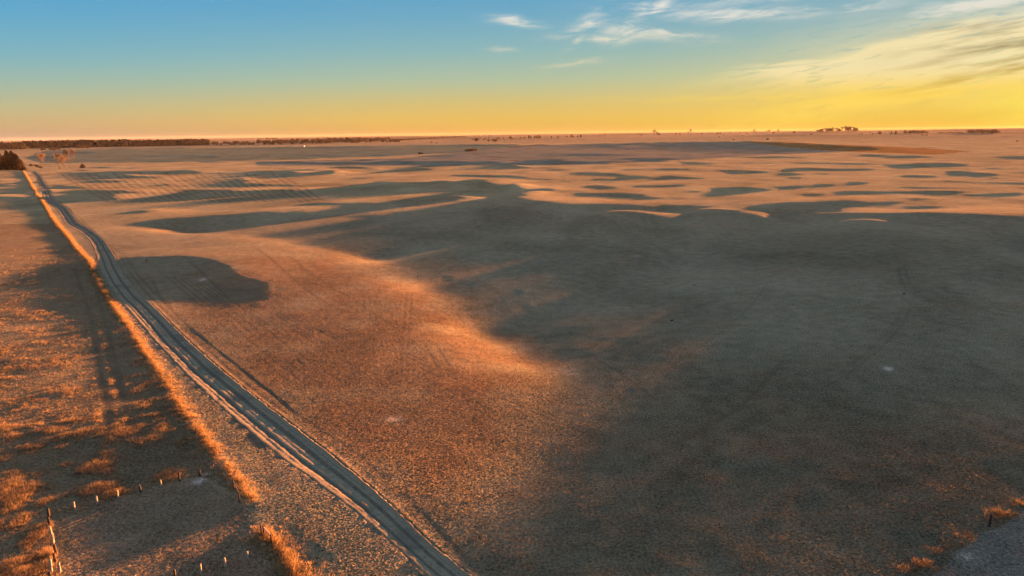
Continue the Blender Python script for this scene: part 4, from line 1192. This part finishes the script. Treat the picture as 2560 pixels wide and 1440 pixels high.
def brace(spots, hm, name, label, rail_mat):
    P = [hit(a, b) for a, b in spots]; c = P[0]
    zc = ground_z(c[0], c[1]); root = empty(name, (c[0], c[1], zc))
    tag(root, label, 'fence', 'braced fence corners')
    tops = []
    for q, p in enumerate(P):
        o = bpy.data.objects.new('post', post_mesh('post', hm[q], .09, M_WOODD, 90 + q + int(spots[0][0]), 'flat')); COL.objects.link(o); o.parent = root
        z = ground_z(p[0], p[1]); o.location = (p[0] - c[0], p[1] - c[1], z - zc)
        tops.append(np.array([p[0] - c[0], p[1] - c[1], z - zc + hm[q] - .14]))
    a, b = tops[-2], tops[-1]; d = (b - a) / np.linalg.norm(b - a)
    rail = bpy.data.objects.new('rail', tubes_mesh('rail', [(a + d * .05, a + (b - a) * .5 + np.array([0, 0, .02]), .06, .065), (a + (b - a) * .5 + np.array([0, 0, .02]), b - d * .05, .065, .055)], rail_mat, 8))
    COL.objects.link(rail); rail.parent = root


brace([(585, 1225), (599, 1258)], [1.2, 1.45], 'fence_brace', 'upper braced corner: two dark posts and a rail in tall golden grass', M_WOODD)
brace([(655, 1344), (661, 1345), (679.5, 1363)], [1.35, 1.3, 1.15], 'fence_brace', 'lower braced corner: three dark posts with a pale rail', M_PALE)


# ------------------------------------------------------------------ clods on the pasture
def clod(px, py, w_px, label):
    p, w = scale_at(px, py, w_px); r = np.random.default_rng(int(px)); bm_ = bpy.data.meshes.new('dark_clod')
    V = []; F = []
    for i in range(6):
        for j in range(9):
            u = math.pi / 2 * i / 5; t = 2 * math.pi * j / 9
            k_ = w * .5 * (1 + r.normal(0, .14))
            V.append((k_ * math.cos(u) * math.cos(t), .8 * k_ * math.cos(u) * math.sin(t), .45 * w * math.sin(u) * (1 + r.normal(0, .1)) - .03))
    for i in range(5):
        for j in range(9): F.append((i * 9 + j, i * 9 + (j + 1) % 9, (i + 1) * 9 + (j + 1) % 9, (i + 1) * 9 + j))
    bm_.from_pydata(V, [], F); bm_.materials.append(M_CLOD)
    o = bpy.data.objects.new('dark_clod', bm_); COL.objects.link(o); o.location = (p[0], p[1], ground_z(p[0], p[1])); tag(o, label, 'clod', 'dark clods on the pasture')


for px, py, w, lab in [(2260, 735, 7, 'long black clod in the right part of the shaded basin'), (1981, 761, 3.5, 'small black clod left below the long one'), (1045, 691, 4, 'dark clod at the upper rim of the sunlit slope'),
                       (367, 651, 7, 'black clod just right of the track where the shade begins'), (1735, 712, 4, 'dark clod in the middle of the shaded basin'), (2120, 757, 3, 'tiny clod right of the small black one'),
                       (993, 934, 5, 'brown clod on the patchy sunlit slope'), (2243, 813, 3, 'tiny clod below the long black one'), (1680, 802, 8, 'flat dark clod low in the basin'), (1697, 1297, 4, 'dark clod in the lower pasture')]:
    clod(px, py, w, lab)


# ------------------------------------------------------------------ far buildings, turbines, masts
def box_mesh(name, x0, x1, y0, y1, z0, z1, mat):
    V = [(a, b, c) for c in (z0, z1) for b in (y0, y1) for a in (x0, x1)]
    F = [(0, 2, 3, 1), (4, 5, 7, 6), (0, 1, 5, 4), (1, 3, 7, 5), (3, 2, 6, 7), (2, 0, 4, 6)]
    me_ = bpy.data.meshes.new(name); me_.from_pydata(V, [], F); me_.materials.append(mat); return me_


def child(me_, root):
    o = bpy.data.objects.new(me_.name, me_); COL.objects.link(o); o.parent = root; return o


def barn(px, py, wpx, hpx, wall, label, name='farm_building', group=None, rot=.3):
    p, w = scale_at(px, py, wpx); _, h = scale_at(px, py, hpx)
    root = empty(name, (p[0], p[1], p[2]), -math.atan2(p[0], p[1]) + rot); tag(root, label, 'building', group)
    d = w * .7; e = h * .6
    V = [(-w/2, -d/2, -1), (w/2, -d/2, -1), (w/2, d/2, -1), (-w/2, d/2, -1), (-w/2, -d/2, e), (w/2, -d/2, e), (w/2, d/2, e), (-w/2, d/2, e), (-w/2, 0, h * .96), (w/2, 0, h * .96)]
    F = [(0, 1, 5, 4), (1, 2, 6, 9, 5), (2, 3, 7, 6), (3, 0, 4, 8, 7)]
    me_ = bpy.data.meshes.new('wall'); me_.from_pydata(V, [], F); me_.materials.append(wall); child(me_, root)
    o_ = w * .04; t = h * .04
    V = [(-w/2 - o_, -d/2 - o_, e - t), (w/2 + o_, -d/2 - o_, e - t), (w/2 + o_, 0, h), (-w/2 - o_, 0, h), (-w/2 - o_, d/2 + o_, e - t), (w/2 + o_, d/2 + o_, e - t)]
    V += [(a, b, c + t) for a, b, c in V]
    F = [(6, 7, 8, 9), (9, 8, 11, 10), (0, 3, 2, 1), (3, 4, 5, 2), (0, 1, 7, 6), (4, 10, 11, 5), (0, 6, 9, 3), (3, 9, 10, 4), (1, 2, 8, 7), (2, 5, 11, 8)]
    me_ = bpy.data.meshes.new('roof'); me_.from_pydata(V, [], F); me_.materials.append(M_ROOF if wall is not M_TANW else M_ROOF); child(me_, root)
    child(box_mesh('door', -w * .12, w * .12, -d/2 - .15, -d/2 - .02, -.5, e * .75, M_DOOR), root)
    for sx in (-.34, .34): child(box_mesh('window', w * (sx - .06), w * (sx + .06), -d/2 - .12, -d/2 - .02, e * .4, e * .7, M_DOOR), root)
    return root


barn(758, 366.5, 6, 2.6, M_WHITE, 'low white shed alone on the field edge below the distant belt', rot=-.4)
barn(502, 349.5, 4, 2, M_WHITE, 'tiny white farmhouse on the pale plain above the left wood')
barn(559, 359.5, 4, 5, M_TANW, 'orange sunlit house right of the end of the wood')
barn(838, 346.5, 5, 3, M_WHITE, 'white roofed house among the hazy farmyard trees', rot=.6)
barn(844, 346.5, 4, 2.5, M_WHITE, 'smaller white shed just right of the white roofed house', rot=-.2)
barn(1222, 341, 5, 3, M_WHITE, 'white farm shed on the horizon left of centre right', rot=.1)
barn(1230, 341, 5, 2.5, M_WHITE, 'white farm shed right beside the taller horizon shed', rot=.5)
barn(1798, 342.5, 4, 2.5, M_WHITE, 'lowest of three tiny white sheds on the right hand plain', group='white sheds on the right hand plain')
barn(1809, 337.5, 3, 2, M_WHITE, 'uppermost of three tiny white sheds on the right hand plain', group='white sheds on the right hand plain')
barn(1855, 339.5, 3, 2.5, M_WHITE, 'rightmost of three tiny white sheds on the right hand plain', group='white sheds on the right hand plain')

p, h = scale_at(1122, 340.5, 4.5)      # grain elevator
g = empty('grain_elevator', (p[0], p[1], p[2])); tag(g, 'pale grain elevator with silos far on the horizon left of centre', 'building')
child(box_mesh('head_house', -h * .14, h * .14, -h * .12, h * .12, -1, h, M_WHITE), g)
for q in range(4):
    child(tubes_mesh('silo', [((h * (-.75 + .42 * q + (.12 if q > 1 else 0)), 0, -1), (h * (-.75 + .42 * q + (.12 if q > 1 else 0)), 0, h * (.62 - .06 * q)), h * .17, h * .17), ((h * (-.75 + .42 * q + (.12 if q > 1 else 0)), 0, h * (.62 - .06 * q)), (h * (-.75 + .42 * q + (.12 if q > 1 else 0)), 0, h * (.70 - .06 * q)), h * .17, h * .02)], M_ROOF, 14), g)

T0 = None
for q, (px, py, h) in enumerate([(683, 344.5, 4), (705, 344, 4), (760, 343.5, 5), (915, 341.5, 4), (971, 341, 6.5), (1000, 340.5, 4.5), (1018, 340, 4.5), (1146, 339.5, 5), (1165, 339, 4), (1184, 339, 5), (1205, 338.5, 6), (1291, 337, 4)]):
    p, H = scale_at(px, py, h)
    lab = 'tiny wind turbine far out on the horizon'
    if T0 is None:
        T0 = empty('wind_turbine', (p[0], p[1], p[2]), -math.atan2(p[0], p[1]) + .4, (H, H, H))
        child(tubes_mesh('tower', [((0, 0, -.02), (0, 0, .72), .022, .013)], M_WHITE, 8), T0)
        child(box_mesh('nacelle', -.02, .02, -.05, .05, .705, .745, M_WHITE), T0)
        for a in (90, 210, 330):
            ca, sa_ = math.cos(R(a)), math.sin(R(a))
            child(tubes_mesh('blade', [((0, -.06, .725), (ca * .08, -.06, .725 + sa_ * .08), .012, .018), ((ca * .08, -.06, .725 + sa_ * .08), (ca * .27, -.06, .725 + sa_ * .27), .018, .004)], M_WHITE, 4), T0)
        t = T0
    else: t = copy_thing(T0, (p[0], p[1], p[2]), -math.atan2(p[0], p[1]) + .4, (H, H, H))
    tag(t, lab, 'turbine', 'wind turbines on the horizon')
p, H = scale_at(1075, 339.5, 13)
g = empty('radio_mast', (p[0], p[1], p[2])); tag(g, 'tall thin radio mast on the horizon left of centre', 'mast')
w = H * .012
mast = []
for sx, sy in ((-1, -1), (1, -1), (0, 1)): mast.append(((sx * w, sy * w, -1), (sx * w * .6, sy * w * .6, H), .25, .2))
for q in range(24):
    z = H * q / 24; mast.append(((-w, -w, z), (w, -w, z + H / 24), .12, .12)); mast.append(((w, -w, z), (0, w, z + H / 24), .12, .12))
child(tubes_mesh('lattice', mast, M_STEEL, 4), g)
child(tubes_mesh('guy_wire', [((0, 0, H * .8), (H * .4 * math.cos(a), H * .4 * math.sin(a), 0), .06, .06) for a in (0, 2.1, 4.2)], M_STEEL, 3), g)

# ------------------------------------------------------------------ the air
HAZE = True
if HAZE:
    me_ = box_mesh('haze', -26000, 26000, -26000, 26000, -60, 75, None) if False else bpy.data.meshes.new('haze')
    E = 26000
    V = [(a, b, c) for c in (-70, 75) for b in (-E, E) for a in (-E, E)]
    me_.from_pydata(V, [], [(0, 2, 3, 1), (4, 5, 7, 6), (0, 1, 5, 4), (1, 3, 7, 5), (3, 2, 6, 7), (2, 0, 4, 6)])
    m = bpy.data.materials.new('thin_haze'); m.use_nodes = True; m.node_tree.nodes.clear(); n = NT(m.node_tree)
    pv = n.new('ShaderNodeVolumePrincipled'); pv.inputs['Density'].default_value = 0.6e-5; pv.inputs['Color'].default_value = (0.9, 0.85, 0.85, 1); pv.inputs['Anisotropy'].default_value = 0.0
    o_ = n.new('ShaderNodeOutputMaterial'); n.l.new(pv.outputs[0], o_.inputs['Volume'])
    me_.materials.append(m)
    hz = bpy.data.objects.new('haze', me_); COL.objects.link(hz); tag(hz, kind='stuff')
